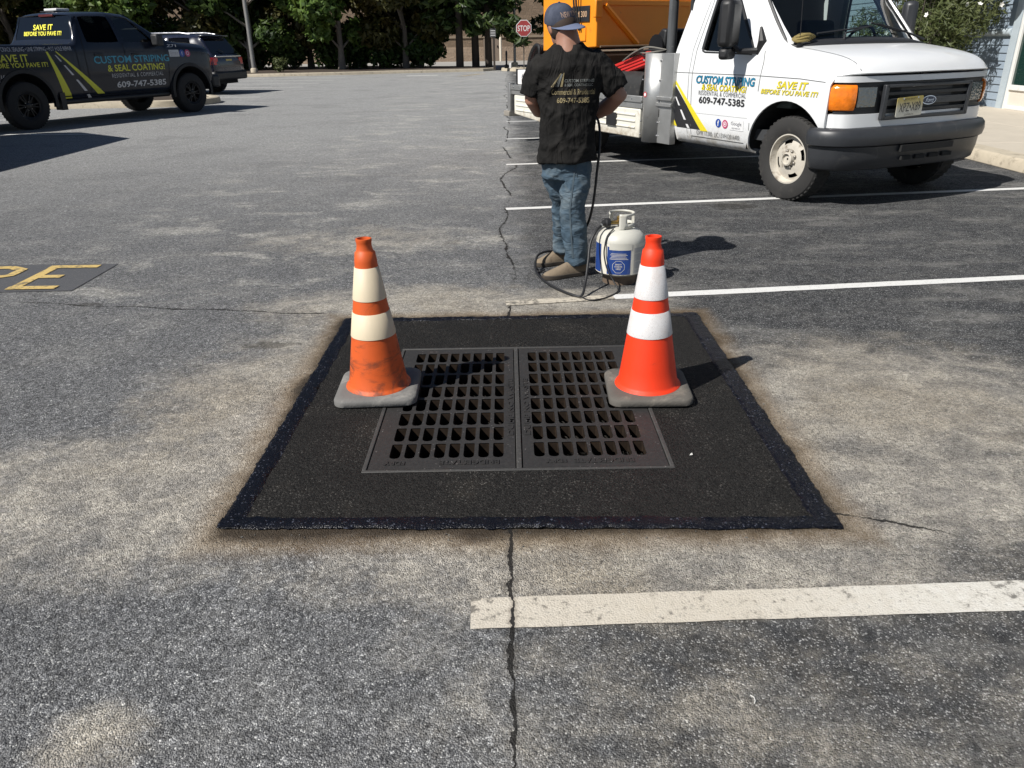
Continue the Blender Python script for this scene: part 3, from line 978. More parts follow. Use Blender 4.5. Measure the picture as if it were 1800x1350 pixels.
def plant_tree(name, loc, geo, tm, lm, label, cat='tree', rz=0, group='trees behind the far kerb'):
    root = thing(name, loc, rz, label, cat, group)
    geo[0].build('trunk', tm, root, smooth=True)
    geo[1].build('crown', lm, root)
    return root
T1 = plant_tree('broadleaf_tree', (-8.6, 43.4, .12), broadleaf(1, 9.5, 1.5, 3.0, LEAF_B), PALEBARK, LEAF_B, 'pale trunked leafy tree standing just left of the middle of the far kerb bed')
T2 = plant_tree('broadleaf_tree', (-13.3, 43.6, .12), broadleaf(2, 10, 1.4, 3.2, LEAF_A), PALEBARK, LEAF_A, 'dark leafy tree with pale trunk right beside the slanting lamp pole')
T3 = plant_tree('broadleaf_tree', (-5.3, 43.9, .12), broadleaf(3, 9, 1.3, 2.8, LEAF_C), BARK, LEAF_C, 'olive tinged leafy tree left of the three bare pine trunks')
P1 = plant_tree('pine_tree', (-2.45, 43.5, .12), pine(4, 11, 2.3, 2.6), PINEB, NEEDLE, 'leftmost of the three dark pines near the stop sign', rz=.4, group='pines by the stop sign')
P2 = plant_tree('pine_tree', (-1.65, 44.3, .12), pine(5, 12, 2.5, 2.4), PINEB, NEEDLE, 'middle one of the three dark pines near the stop sign', rz=2.2, group='pines by the stop sign')
def tree_copy(src, loc, rz, s, label):
    c = copy_tree(src)
    c.location = loc
    c.rotation_euler = (0, 0, rz)
    c.scale = (s, s, s)
    c['label'] = label
    return c
tree_copy(P1, (-.95, 43.9, .12), 3.6, .93, 'rightmost of the three dark pines near the stop sign')
tree_copy(T3, (-10.7, 45.6, .12), 1.9, 1.05, 'shaded tree set back between the two pale trunked trees')
tree_copy(T2, (-6.9, 46.3, .12), 4.2, 1.0, 'dark tree set back right of the pale trunked middle tree')
tree_copy(T1, (-4.9, 46.6, .12), 2.4, .95, 'tree set back just left of the three pines')
tree_copy(T3, (-16.3, 44.2, .12), 5.0, 1.02, 'dark leafy tree just left of the lamp pole')
tree_copy(T1, (-19.3, 43.3, .12), 0.8, 1.1, 'bright topped tree above the roof of the dark navy vehicle')
tree_copy(T2, (-22.4, 44.5, .12), 2.9, 1.0, 'leafy tree rising behind the pickup cab roof')
tree_copy(T3, (-25.4, 43.4, .12), 0.3, 1.05, 'leafy tree at the left edge behind the pickup cab')
tree_copy(T2, (-28.6, 45.0, .12), 1.2, 1.1, 'leafy tree at the far left behind the yellow cone')
tree_copy(T1, (-14.8, 47.2, .12), 3.8, 1.0, 'shaded tree set back behind the lamp pole')
tree_copy(T2, (-20.8, 47.6, .12), 5.6, 1.05, 'shaded tree set back behind the pickup bonnet')
tree_copy(P2, (3.2, 46.0, .1), 1.0, .9, 'dark conifer right of the stop sign beside the orange machine')
tree_copy(T1, (-26.6, 47.9, .12), 1.7, 1.05, 'shaded tree in the back row behind the pickup')
# low growth in the bed under the trees
def shrub_geo(seed, w, h, n, size):
    rng = random.Random(seed)
    cl = []
    for k in range(9):
        a = rng.uniform(0, 2 * PI)
        q = rng.uniform(0, .6) * w
        cl.append(((q * math.cos(a), q * math.sin(a), h * rng.uniform(.25, .75)), (w * .45, w * .45, h * .32), 1))
    st = MB()
    for c in cl:
        st.tube([(0, 0, 0), (c[0][0] * .5, c[0][1] * .5, c[0][2] * .6), c[0]], [.025, .018, .008], 5)
    return st, leaves(rng, n, cl, size)
U1 = plant_tree('understorey_shrub', (-6.4, 44.6, .12), shrub_geo(11, 1.5, 2.3, 1500, .18), BARK, LEAF_A, 'dark shrub under the trees left of the olive tree', 'shrub', group='shrubs under the far trees')
U2 = plant_tree('understorey_shrub', (-4.6, 44.5, .12), shrub_geo(12, 1.5, 1.9, 1500, .18), BARK, LEAF_A, 'dark low shrub just left of the three pine trunks', 'shrub', group='shrubs under the far trees')
where = ['behind the pale middle trunk', 'right of the lamp pole foot', 'left of the lamp pole foot', 'behind the dark navy vehicle roof', 'behind the pickup bonnet', 'behind the pickup windscreen', 'behind the pickup roof',
         'behind the pickup rear window', 'at the left edge behind the pickup']
for k, w in enumerate(where):
    c = tree_copy((U1, U2)[k % 2], (-9.3 - 2.15 * k, 44.6 + .5 * (k % 3), .12), k * 1.3, 1.0 + .12 * (k % 3), 'dark shrub under the far trees ' + w)
c = tree_copy(U1, (-7.9, 45.2, .12), 2.0, 1.1, 'dark shrub between the pale middle trunk and the olive tree')
plant_tree('round_shrub', (-11.2, 40.9, .12), shrub_geo(21, .55, .75, 700, .07), BARK, SHRUB, 'small round olive shrub beside the lamp pole foot', 'shrub', group='round shrubs')

# oleander-like shrub by the shop wall with white flowers
rng = random.Random(5)
oroot = thing('flowering_shrub', (8.45, 17.35, 0.13), 0, 'tall narrow leaved shrub with white flowers against the clapboard wall', 'shrub')
cl, st = [], MB()
for k in range(52):
    a = rng.uniform(0, 2 * PI)
    q = rng.uniform(.1, 1.0)
    z = rng.uniform(.45, 3.3)
    wob = 1.0 - .20 * abs(z - 1.7)
    c = (q * wob * math.cos(a) * .55, q * (1.15 - .12 * abs(z - 1.5)) * 2.0 * math.sin(a), z)
    cl.append((c, (.36, .42, .38), 1))
    st.tube([(rng.uniform(-.1, .1), rng.uniform(-.1, .1), 0), (c[0] * .4, c[1] * .4, z * .5), c], [.022, .016, .006], 5)
st.build('stems', BARK, oroot)
b = leaves(rng, 26000, cl, .030, 4.2)
b.build('foliage', SHRUB, oroot)
FLOWER = mat('white_petals', (0.80, 0.78, 0.74), 0.6, var=0.05)
for k in range(70):
    c, r, w = cl[rng.randrange(len(cl))]
    u = Vector((rng.gauss(0, 1), rng.gauss(0, 1), rng.gauss(0, 1))).normalized()
    p = Vector(c) + Vector((u.x * r[0], u.y * r[1], u.z * r[2])) * 1.05
    f = MB()
    for j in range(5):
        a = 2 * PI * j / 5
        d = Vector((math.cos(a), math.sin(a), .3))
        e_ = Vector((-math.sin(a), math.cos(a), 0))
        f.add([(0, 0, 0), d * .030 + e_ * .018, d * .050, d * .030 - e_ * .018], [(0, 1, 2, 3)])
    o = f.build('blossom', FLOWER, oroot)
    o.location = p
    o.rotation_euler = u.to_track_quat('Z', 'Y').to_euler()

# ================================================================== far wall, signs, posts
BLOCK, t_ = new_mat('split_face_block')
bs = t_.bsdf()
co = t_.coord()
br = t_.n('ShaderNodeTexBrick')
t_.put(br.inputs['Vector'], t_.mapping(co, (1, 1, 1), (PI / 2, 0, 0)))
br.inputs['Scale'].default_value = 1.0
br.inputs['Brick Width'].default_value = 0.42
br.inputs['Row Height'].default_value = 0.21
br.inputs['Mortar Size'].default_value = 0.012
br.inputs['Color1'].default_value = (0.17, 0.125, 0.088, 1)
br.inputs['Color2'].default_value = (0.135, 0.098, 0.068, 1)
br.inputs['Mortar'].default_value = (0.12, 0.095, 0.07, 1)
zc = t_.xyz(co)[2]
lo = t_.mix(t_.m('LESS_THAN', zc, 1.0), br.outputs[0], t_.mix(1.0, br.outputs[0], (1.55, 1.6, 1.7), 'MULTIPLY'))
t_.put(bs.inputs['Base Color'], t_.mix(t_.noise(6, 6, .7, co), lo, t_.mix(1.0, lo, (1.5, 1.45, 1.4), 'MULTIPLY')))
bs.inputs['Roughness'].default_value = 0.95
t_.put(bs.inputs['Normal'], t_.bump(t_.noise(9, 5, .7, co), 1.0, 0.06))
store = thing('store_building', (0, 63.5, 0), 0, 'large brown split block building far behind the trees', 'building')
b = MB(); b.box(-70, 26, 0, 20, 0, 8.5); b.build('wall', BLOCK, store)
b = MB(); b.box(-70.1, 26.1, -.08, .0, 1.62, 1.78); b.build('belt_course', mat('tan_block', (0.23, 0.18, 0.13), 0.9), store)
DOORM = mat('tan_door', (0.20, 0.155, 0.12), 0.6)
b = MB(); b.box(-1.75, -.55, -.05, .02, 0, 2.3); d_ = b.build('door', DOORM, store)
b = MB(); b.box(-.72, -.66, -.10, -.05, .95, 1.1); b.build('handle', DARKM, d_)
BOLL = mat('bollard_cream', (0.66, 0.60, 0.50), 0.6)
bo = None
for k, x in enumerate((-2.25, -0.45)):
    r_ = tag(MB().lathe([(.09, 0), (.09, 1.55), (.07, 1.63), (.02, 1.66)], 14).build('bollard', BOLL, smooth=True),
             ('cream bollard left of the tan door in the brown building', 'cream bollard right of the tan door in the brown building')[k], 'bollard', 'cream bollards at the brown building')
    r_.location = (x, 62.3, 0)
POLE = mat('galvanised_pole', (0.24, 0.235, 0.225), 0.55, metal=0.5, var=0.1)
def lamp_pole(x, y, hgt, label, rad=.075):
    root = thing('lamp_pole', (x, y, .1), 0, label, 'lamp pole', 'parking lot lamp poles')
    b = MB(); b.tube([(0, 0, 0), (0, 0, hgt)], [rad, rad * .7], 12); b.build('pole', POLE, root, smooth=True)
    b = MB(); b.lathe([(.17, 0), (.17, .22), (.12, .28)], 16); b.build('base', CONC, root, smooth=True)
    b = MB(); b.box(-.1, .8, -.16, .16, hgt - .05, hgt + .1); b.build('lamp_head', DARKM, root, bevel=.02)
lamp_pole(-12.35, 40.6, 8.0, 'grey lamp pole rising from the far kerb bed behind the vehicles', .105)
lamp_pole(0.42, 43.9, 8.0, 'thin grey lamp pole just left of the stop sign')
# stop sign
SRED = mat('sign_red', (0.33, 0.045, 0.045), 0.5, var=0.08)
SWHT = mat('sign_white', (0.74, 0.72, 0.70), 0.5, var=0.05)
sg = thing('stop_sign', (0.86, 41.8, .1), 0.05, 'red octagonal stop sign on a thin post beyond the worker', 'sign')
b = MB(); b.box(-.025, .025, -.01, .02, 0, 2.25); b.build('post', mat('sign_post', (0.10, 0.095, 0.085), 0.7, metal=.3), sg)
MX = Matrix.Translation((0, -.03, 1.86)) @ Matrix.Rotation(PI / 2, 4, 'X')
oct_ = lambda r: [(r * math.cos(PI / 8 + k * PI / 4), r * math.sin(PI / 8 + k * PI / 4)) for k in range(8)]
b = MB(); b.prism(oct_(.405), -.003, .0, MX); b.build('border', SWHT, sg)
b = MB(); b.prism(oct_(.372), .0005, .004, MX); face = b.build('face', SRED, sg)
pts, fs = text_geo('STOP', .36, .012, width=.60, align='CENTER')
decal('lettering', SWHT, sg, pts, fs, lambda x, y: MX @ Vector((x, y - .125, .007)))
# small sign on a dark post, black bollard and white cap
s2 = thing('pole_sign', (-.62, 41.4, .1), 0.1, 'small dark sign on a dark post left of the stop sign', 'sign')
b = MB(); b.box(-.05, .05, -.03, .03, 0, 2.1); b.build('post', PINEB, s2)
b = MB(); b.box(-.19, .10, -.045, -.032, 1.48, 1.86); p_ = b.build('plate', mat('grey_sign', (0.09, 0.09, 0.088), .6), s2)
for k in range(3):
    b = MB(); b.box(-.16, .07, -.05, -.046, 1.55 + .1 * k, 1.58 + .1 * k); b.build('print_line', SWHT, p_)
o = MB().lathe([(.10, 0), (.10, .14), (.045, .2), (.05, .75), (.03, .82)], 12).build('delineator', DARKM, smooth=True)
o.location = (-.02, 41.9, .14); tag(o, 'short black flexible post between the small sign and the stop sign', 'post')
o = MB().lathe([(.07, 0), (.07, .22), (.05, .26)], 12).build('utility_cap', SWHT, smooth=True)
o.location = (.17, 41.9, .14); tag(o, 'small white pipe cap beside the short black post', 'cap')
# ================================================================== traffic cones
def cone_material(name, col, grime, amt):
    m, t = new_mat(name)
    b = t.bsdf()
    co = t.coord()
    n2 = t.noise(6, 8, 0.7, t.mapping(co, (1, 1, 2.2)), 0.6)
    n3 = t.noise(45, 5, 0.7, t.mapping(co, (1, 1, .35)))
    c = t.mix(t.m('MULTIPLY', n3, 0.35), col, tuple(k * .72 for k in col))
    z = t.xyz(co)[2]
    lowg = t.ramp(z, .40, .05, 0.0, .12)
    d = t.ramp(t.m('ADD', n2, lowg), 0.66 - amt, 0.82 - amt)
    c = t.mix(t.m('MULTIPLY', d, 0.75), c, grime)
    t.put(b.inputs['Base Color'], c)
    t.put(b.inputs['Roughness'], t.m('MULTIPLY_ADD', n3, 0.3, 0.42))
    t.put(b.inputs['Normal'], t.bump(n3, 0.12, 0.003))
    return m
OLDOR = cone_material('faded_orange', (0.62, 0.098, 0.014), (0.10, 0.035, 0.018), 0.09)
NEWOR = cone_material('bright_orange', (0.85, 0.045, 0.007), (0.38, 0.035, 0.012), 0.0)
OLDCOL = cone_material('yellowed_collar', (0.66, 0.56, 0.40), (0.34, 0.26, 0.17), 0.0)
def reflective():
    m, t = new_mat('reflective_collar')
    b = t.bsdf()
    co = t.coord()
    v = t.voro(240, 'DISTANCE_TO_EDGE', co)
    n = t.noise(9, 7, .7, co)
    c = t.mix(t.ramp(v.outputs[0], 0.0, 0.12), (0.46, 0.445, 0.43), (0.66, 0.65, 0.65))
    c = t.mix(t.m('MULTIPLY', t.ramp(n, .45, .7), .5), c, (0.52, 0.43, 0.38))
    t.put(b.inputs['Base Color'], c)
    b.inputs['Roughness'].default_value = 0.38
    t.put(b.inputs['Normal'], t.bump(v.outputs[0], 0.3, 0.002))
    return m
NEWCOL = reflective()
RUBBER = mat('cone_base_rubber', (0.10, 0.092, 0.080), 0.85, var=0.25, scale=9, dirt=(0.24, 0.21, 0.17), dirt_amt=0.25, dirt_scale=6, bump=0.5, bump_scale=70)
RUBBER2 = mat('grey_base_rubber', (0.14, 0.137, 0.13), 0.85, var=0.2, scale=7, dirt=(0.30, 0.285, 0.26), dirt_amt=0.25, dirt_scale=5, bump=0.5, bump_scale=60)
def rounded_sq(a, r, n=6):
    P = []
    for cx, cy, a0 in ((a - r, a - r, 0), (-a + r, a - r, PI / 2), (-a + r, -a + r, PI), (a - r, -a + r, 1.5 * PI)):
        for k in range(n + 1):
            t = a0 + PI / 2 * k / n
            P.append((cx + r * math.cos(t), cy + r * math.sin(t)))
    return P
def cone_r(z):
    return 0.129 + (0.047 - 0.129) * (z - .04) / (.575 - .04)
def make_cone(loc, rz, body, collar, base, label, tilt=(0, 0)):
    root = thing('traffic_cone', loc, rz, label, 'cone', 'cones on the drain')
    root.rotation_euler = (tilt[0], tilt[1], rz)
    b = MB()
    b.rings([[(x, y, z) for x, y in rounded_sq(a, r)] for a, r, z in ((.170, .045, .0), (.177, .05, .006), (.177, .05, .026), (.171, .05, .034), (.145, .05, .0375), (.12, .06, .038))], True, True)
    b.build('base', base, root, smooth=True, angle=50)
    prof = [(.142, .0375), (.140, .042), (.132, .046), (.1275, .055)]
    prof += [(cone_r(z), z) for z in (.12, .2, .28, .36, .44, .52, .575)]
    prof += [(.0468, .590), (.0415, .628), (.0355, .632), (.0335, .640), (.0305, .655), (.0315, .668), (.0330, .674), (.0325, .683), (.0265, .684), (.024, .672), (.024, .60)]
    b = MB()
    b.lathe(prof, 48, cap=False)
    b.build('body', body, root, smooth=True, angle=60)
    for z0, z1 in ((.272, .378), (.432, .568)):
        b = MB()
        b.lathe([(cone_r(z0) + .0005, z0), (cone_r(z0) + .0026, z0 + .001), (cone_r(z1) + .0026, z1 - .001), (cone_r(z1) + .0005, z1)], 48, cap=False)
        b.build('collar', collar, root, smooth=True, angle=60)
    return root
make_cone((-.588, 3.105, .0095), .03, OLDOR, OLDCOL, RUBBER2, 'faded orange cone with yellowed bands and scuff marks on left grate corner', (0.004, -0.012))
make_cone((.592, 3.062, .0095), -.04, NEWOR, NEWCOL, RUBBER, 'bright new orange cone with white reflective bands on right grate corner', (0, -0.018))

# ================================================================== propane cylinder and hose
TANK = mat('tank_grey', (0.52, 0.51, 0.455), 0.45, var=0.06, scale=5, dirt=(0.33, 0.27, 0.18), dirt_amt=0.24, dirt_scale=5, low_dirt=((0.10, 0.07, 0.042), 0.03, 0.17))
BLUE = mat('label_blue', (0.012, 0.045, 0.20), 0.4, var=0.2, scale=10, dirt=(0.10, 0.13, 0.22), dirt_amt=0.15, dirt_scale=9)
LABW = mat('label_white', (0.64, 0.61, 0.53), 0.5, var=0.08, dirt=(0.42, 0.36, 0.26), dirt_amt=0.25)
LABG = mat('label_print', (0.36, 0.36, 0.35), 0.6, var=0.1)
BLK = mat('black_rubber', (0.014, 0.014, 0.015), 0.5, var=0.2, bump=0.2)
tk = thing('propane_tank', (.698, 4.775, 0), 0, 'grey propane cylinder with torn blue and white label standing behind right cone', 'gas cylinder')
b = MB()
prof = [(.02, .045), (.09, .048), (.128, .062), (.146, .085), (.152, .11), (.152, .255), (.150, .280), (.140, .305), (.118, .326), (.085, .342), (.045, .350), (.02, .351)]
b.lathe(prof, 48)
b.build('body', TANK, tk, smooth=True, angle=60)
b = MB(); b.lathe([(.104, .0), (.106, .0), (.108, .056), (.104, .056)], 40, cap=False); b.build('foot_ring', mat('rusty_foot', (0.14, 0.10, 0.07), .8, var=.3, dirt=(0.07, 0.04, 0.025), dirt_amt=.3), tk, smooth=True)
# guard collar: sheet ring with hand holes, open to the left
b = MB()
NA, zs = 40, [.338, .352, .378, .396, .425, .440]
def ang(k): return 2 * PI * k / NA
vs = [(.080 * math.cos(ang(k)), .080 * math.sin(ang(k)), z) for z in zs for k in range(NA)]
fs = []
for i in range(len(zs) - 1):
    for k in range(NA):
        a = (math.degrees(ang(k + .5)) + 360) % 360
        hole = (i in (1, 2, 3) and (150 < a < 250)) or (i in (2, 3) and (285 < a < 352)) or (i in (2, 3) and (30 < a < 130)) or (i == 0 and not (250 < a < 282 or 20 < a < 50 or 150 < a < 180))
        hole = hole or (i == 4 and 195 < a < 252)
        if not hole:
            fs.append((i * NA + k, i * NA + (k + 1) % NA, (i + 1) * NA + (k + 1) % NA, (i + 1) * NA + k))
b.add(vs, fs)
o = b.build('guard_collar', TANK, tk, smooth=True, angle=60)
q = o.modifiers.new('s', 'SOLIDIFY'); q.thickness = .004
b = MB(); b.tube([(0, 0, .345), (0, 0, .39)], .018, 12); b.tube([(0, 0, .378), (-.075, -.02, .378)], .012, 10); b.lathe([(.028, .39), (.030, .395), (.030, .41), (.024, .416)], 16)
b.build('valve', mat('brass', (0.32, 0.22, 0.08), .4, metal=.8), tk, smooth=True)
MT = Matrix.Translation((-.078, -.021, .378)) @ Matrix.Rotation(-PI / 2, 4, 'Y') @ Matrix.Rotation(.25, 4, 'X')
b = MB(); b.lathe([(.012, 0), (.030, .0), (.031, .022), (.020, .03), (.018, .045), (.010, .05)], 14, MT); b.build('regulator_knob', BLK, tk, smooth=True)
# label wrapped on the front half; its upper edge is torn
def wrap(name, a0, a1, z0, z1, m, r=.1533, par=None, n=14, tear=0.0):
    rr = []
    for k in range(n + 1):
        a = R(a0 + (a1 - a0) * k / n)
        zt = z1 if not tear else z1 - tear * max(0, math.sin((k / n) * PI)) - .006 * mnoise.noise((k * .7, a0, 0))
        rr.append([(r * math.cos(a), r * math.sin(a), z0), (r * math.cos(a), r * math.sin(a), zt)])
    b = MB(); b.rings(rr, False, False)
    return b.build(name, m, par or tk, smooth=True, angle=180)
lab = wrap('label', 178, 352, .078, .268, LABW)
wrap('label_panel', 182, 212, .084, .262, BLUE, .1541, lab)
wrap('label_panel', 231, 287, .082, .256, BLUE, .1541, lab, tear=0.022)
wrap('torn_edge', 236, 290, .235, .275, TANK, .1546, lab, n=12)
wrap('label_panel', 296, 350, .088, .245, mat('label_grey', (0.40, 0.39, 0.375), .6, var=.1, dirt=(.55, .52, .46), dirt_amt=.2, dirt_scale=14), .1541, lab)
for k in range(11):
    wrap('print_line', 299, 347 - (k * 7) % 11, .098 + k * .0125, .1005 + k * .0125, LABW if k % 4 == 1 else LABG, .1545, lab)
for k in range(5):
    wrap('print_line', 238 + k * 2 % 5, 281 - k * 3 % 7, .178 + k * .0085, .1805 + k * .0085, LABW, .1549, lab)
def on_tank(a0):
    return lambda x, z: (.1550 * math.cos(R(a0) + x / .155), .1550 * math.sin(R(a0) + x / .155), z)
for txt, z, w in (('SAFETY', .142, .040), ('STARTS', .128, .046), ('HERE', .114, .030)):
    pts, fs = text_geo(txt, .0135, .01, width=w, align='CENTER')
    decal('lettering', LABW, lab, pts, fs, lambda x, y, z=z: on_tank(259)(x, z + y))
oc = [(.040 * math.cos(PI / 8 + k * PI / 4), .131 + .040 * math.sin(PI / 8 + k * PI / 4)) for k in range(9)]
for k in range(8):
    p2, f2 = strip([oc[k], oc[k + 1]], .0018)
    decal('octagon_edge', LABW, lab, p2, f2, on_tank(259))
hs = thing('gas_hose', (0, 0, 0), 0, 'black gas hose looping from the propane cylinder round the boots to the worker', 'hose')
hose = [(.600, 4.752, .372), (.57, 4.74, .365), (.53, 4.70, .335), (.495, 4.66, .27), (.478, 4.60, .17), (.455, 4.51, .07), (.425, 4.42, .016), (.36, 4.47, .012), (.27, 4.62, .012), (.215, 4.76, .013), (.175, 4.92, .02), (.17, 5.04, .05),
        (.19, 5.10, .09), (.25, 5.16, .10), (.34, 5.22, .09), (.43, 5.14, .16), (.505, 5.02, .30), (.538, 4.97, .45), (.556, 4.96, .65), (.570, 4.97, .82), (.566, 5.05, .95), (.53, 5.19, .99)]
b = MB(); b.tube(cat_rom(hose, 8), .0082, 9); b.build('tube', BLK, hs, smooth=True, angle=180)
thin = [(.64, 4.70, .352), (.60, 4.67, .315), (.585, 4.655, .26), (.582, 4.648, .20), (.60, 4.62, .12), (.64, 4.58, .05), (.66, 4.53, .010), (.60, 4.43, .008), (.52, 4.365, .008), (.46, 4.365, .008), (.42, 4.42, .012)]
thin2 = [(.175, 5.04, .02), (.20, 4.98, .012), (.23, 5.02, .012)]
b = MB(); b.tube(cat_rom(thin, 8), .0045, 8); b.tube(cat_rom(thin2, 6), .006, 8); b.build('thin_line', BLK, hs, smooth=True, angle=180)
b = MB(); b.tube([(.585, 4.747, .369), (.568, 4.741, .364)], .0125, 10); b.build('clamp', mat('zinc', (.5, .5, .48), .4, metal=.8), hs)

# ================================================================== person
SKIN, t_ = new_mat('skin')
bs = t_.bsdf()
t_.put(bs.inputs['Base Color'], t_.mix(t_.noise(14, 5, .6, t_.coord()), (0.27, 0.135, 0.09), (0.36, 0.19, 0.13)))
bs.inputs['Roughness'].default_value = 0.5
bs.inputs['Subsurface Weight'].default_value = 0.08
def cloth_material(name, c1, c2, scale_v, fade=None, weave=900, fold=0.5, rough=.9):
    m, t = new_mat(name)
    b = t.bsdf()
    co = t.coord()
    n1 = t.noise(3.2, 6, .6, co, .5)
    c = t.mix(n1, c1, c2)
    if fade:
        c = t.mix(t.m('MULTIPLY', t.ramp(t.noise(4.5, 8, .7, co, .6), .42, .68), .75), c, fade)
    t.put(b.inputs['Base Color'], c)
    b.inputs['Roughness'].default_value = rough
    b.inputs['Specular IOR Level'].default_value = .1
    f = t.noise(5.5, 3, .5, t.mapping(co, scale_v, (.2, .5, .3)), 1.2)
    f = t.m('ADD', t.m('MULTIPLY', f, 1.0), t.m('MULTIPLY', t.noise(weave, 1, .5, co), .02))
    t.put(b.inputs['Normal'], t.bump(f, fold, .05))
    return m
SHIRT = cloth_material('black_cotton', (0.008, 0.0078, 0.0078), (0.016, 0.0155, 0.015), (2.2, 1, .8), (0.026, 0.0245, 0.023), fold=.7)
JEAN = cloth_material('denim', (0.040, 0.066, 0.095), (0.085, 0.125, 0.16), (1, 1, 2.2), (0.15, 0.18, 0.195), fold=.6)
BOOT = mat('suede_boot', (0.20, 0.155, 0.105), .85, var=.25, scale=14, dirt=(0.09, 0.065, 0.045), dirt_amt=.25, dirt_scale=9, bump=.4)
SOLE = mat('boot_sole', (0.050, 0.040, 0.030), .8, var=.2)
CAP = cloth_material('navy_cap', (0.035, 0.042, 0.062), (0.060, 0.068, 0.095), (1, 1, 1), (0.095, 0.105, 0.14), fold=.1)
BRIM = cloth_material('cap_brim', (0.10, 0.125, 0.20), (0.14, 0.165, 0.24), (1, 1, 1), fold=.08)
HAIR = mat('dark_hair', (0.035, 0.022, 0.015), .8, var=.3)
PRINT = mat('shirt_print', (0.26, 0.21, 0.11), .8, var=.5, scale=30, dirt=(0.03, 0.028, 0.026), dirt_amt=.28, dirt_scale=18)
PRINTG = mat('shirt_print_grey', (0.19, 0.20, 0.19), .8, var=.5, scale=30, dirt=(0.03, 0.028, 0.026), dirt_amt=.28, dirt_scale=18)
man = thing('person', (.36, 4.98, 0), 0, 'person in black T-shirt, jeans and backwards navy cap, seen from behind', 'person')
def ell(cx, cy, cz, rx, ry, n=20, rot=0.0, tilt=0.0, p=2.0):
    out = []
    for k in range(n):
        a = 2 * PI * k / n
        c, s = math.cos(a), math.sin(a)
        x = rx * math.copysign(abs(c) ** (2 / p), c)
        y = ry * math.copysign(abs(s) ** (2 / p), s)
        out.append((cx + x * math.cos(rot) - y * math.sin(rot), cy + x * math.sin(rot) + y * math.cos(rot), cz + tilt * x))
    return out
def fuse(mb, name, m, parent, vox, smooth_it=4, disp=None):
    o = mb.build(name, m, parent)
    rm = o.modifiers.new('rm', 'REMESH'); rm.mode = 'VOXEL'; rm.voxel_size = vox; rm.use_smooth_shade = True
    sm = o.modifiers.new('sm', 'SMOOTH'); sm.iterations = smooth_it; sm.factor = .5
    if disp:
        tx = bpy.data.textures.new(name + '_folds', 'CLOUDS'); tx.noise_scale = disp[1]; tx.noise_depth = 2
        d = o.modifiers.new('d', 'DISPLACE'); d.texture = tx; d.strength = disp[0]; d.mid_level = .5; d.texture_coords = 'LOCAL'
    bake(o)
    o.data.shade_smooth()
    return o
# --- body: head, neck, trunk, arms with hands, legs in one surface
HC = Vector((-.035, .035, 1.498))
HM = Matrix.Translation(HC) @ Matrix.Rotation(R(24), 4, 'Z') @ Matrix.Rotation(R(-20), 4, 'X') @ Matrix.Rotation(R(-9), 4, 'Y')   # turned left, bowed
b = MB()
b.ball((0, 0, .015), (.079, .098, .108), 14, HM)
b.ball((0, .030, -.055), (.060, .070, .065), 12, HM)                       # jaw
b.ball((0, .098, -.020), (.014, .020, .020), 6, HM)                        # nose
b.ball((-.077, .0, -.012), (.010, .020, .032), 8, HM)
b.ball((.077, .0, -.012), (.010, .020, .032), 8, HM)
b.ball((0, .088, -.062), (.026, .012, .008), 6, HM)
b.tube([(-.02, .0, 1.50), (0, -.012, 1.43), (.01, -.02, 1.34)], [.066, .069, .085], 14)
b.rings([ell(.008, 0, z, rx, ry) for z, rx, ry in ((.74, .14, .10), (.90, .14, .10), (1.05, .15, .105), (1.2, .165, .10), (1.30, .16, .09), (1.36, .09, .07))])
armR = [(.165, -.01, 1.295), (.245, -.015, 1.20), (.318, -.005, 1.105), (.262, .09, 1.035), (.195, .18, .985), (.165, .215, .975)]
armL = [(-.155, 0, 1.285), (-.195, .01, 1.19), (-.205, .03, 1.085), (-.165, .12, 1.02), (-.08, .22, .99), (-.05, .25, .985)]
b.tube(armR, [.066, .062, .054, .052, .040, .033], 12)
b.tube(armL, [.064, .059, .051, .048, .037, .032], 12)
for W, s in ((Vector(armR[-1]), 1), (Vector(armL[-1]), -1)):                # palms and curled fingers round the hose
    d = Vector((-s * .8, .55, 0)).normalized()
    pc_ = W + d * .045
    b.ball(tuple(pc_), (.042, .034, .022), 8)
    for k, L in enumerate((.070, .080, .074, .058)):
        o_ = pc_ + d * .03 + Vector((0, .0, .03 - .02 * k))
        e1 = o_ + d * L * .5
        e2 = e1 + Vector((-s * .1, -.35, -.25)).normalized() * L * .45
        b.tube([o_, e1, e2], [.0100, .0092, .0080], 8)
    th = pc_ + Vector((0, .01, .028))
    b.tube([th, th + Vector((-s * .02, .03, .03)), th + Vector((-s * .045, .04, .035))], [.012, .0105, .009], 8)
legN = [(.060, -.01, .76), (.045, -.045, .43), (.080, -.05, .085)]
legF = [(-.055, .01, .76), (.0, .12, .44), (.005, .205, .085)]
for L in (legN, legF):
    b.tube([L[0], Vector(L[0]).lerp(Vector(L[1]), .5), L[1], Vector(L[1]).lerp(Vector(L[2]), .4), L[2]], [.08, .075, .055, .052, .038], 12)
body = fuse(b, 'body', SKIN, man, .009, 3)
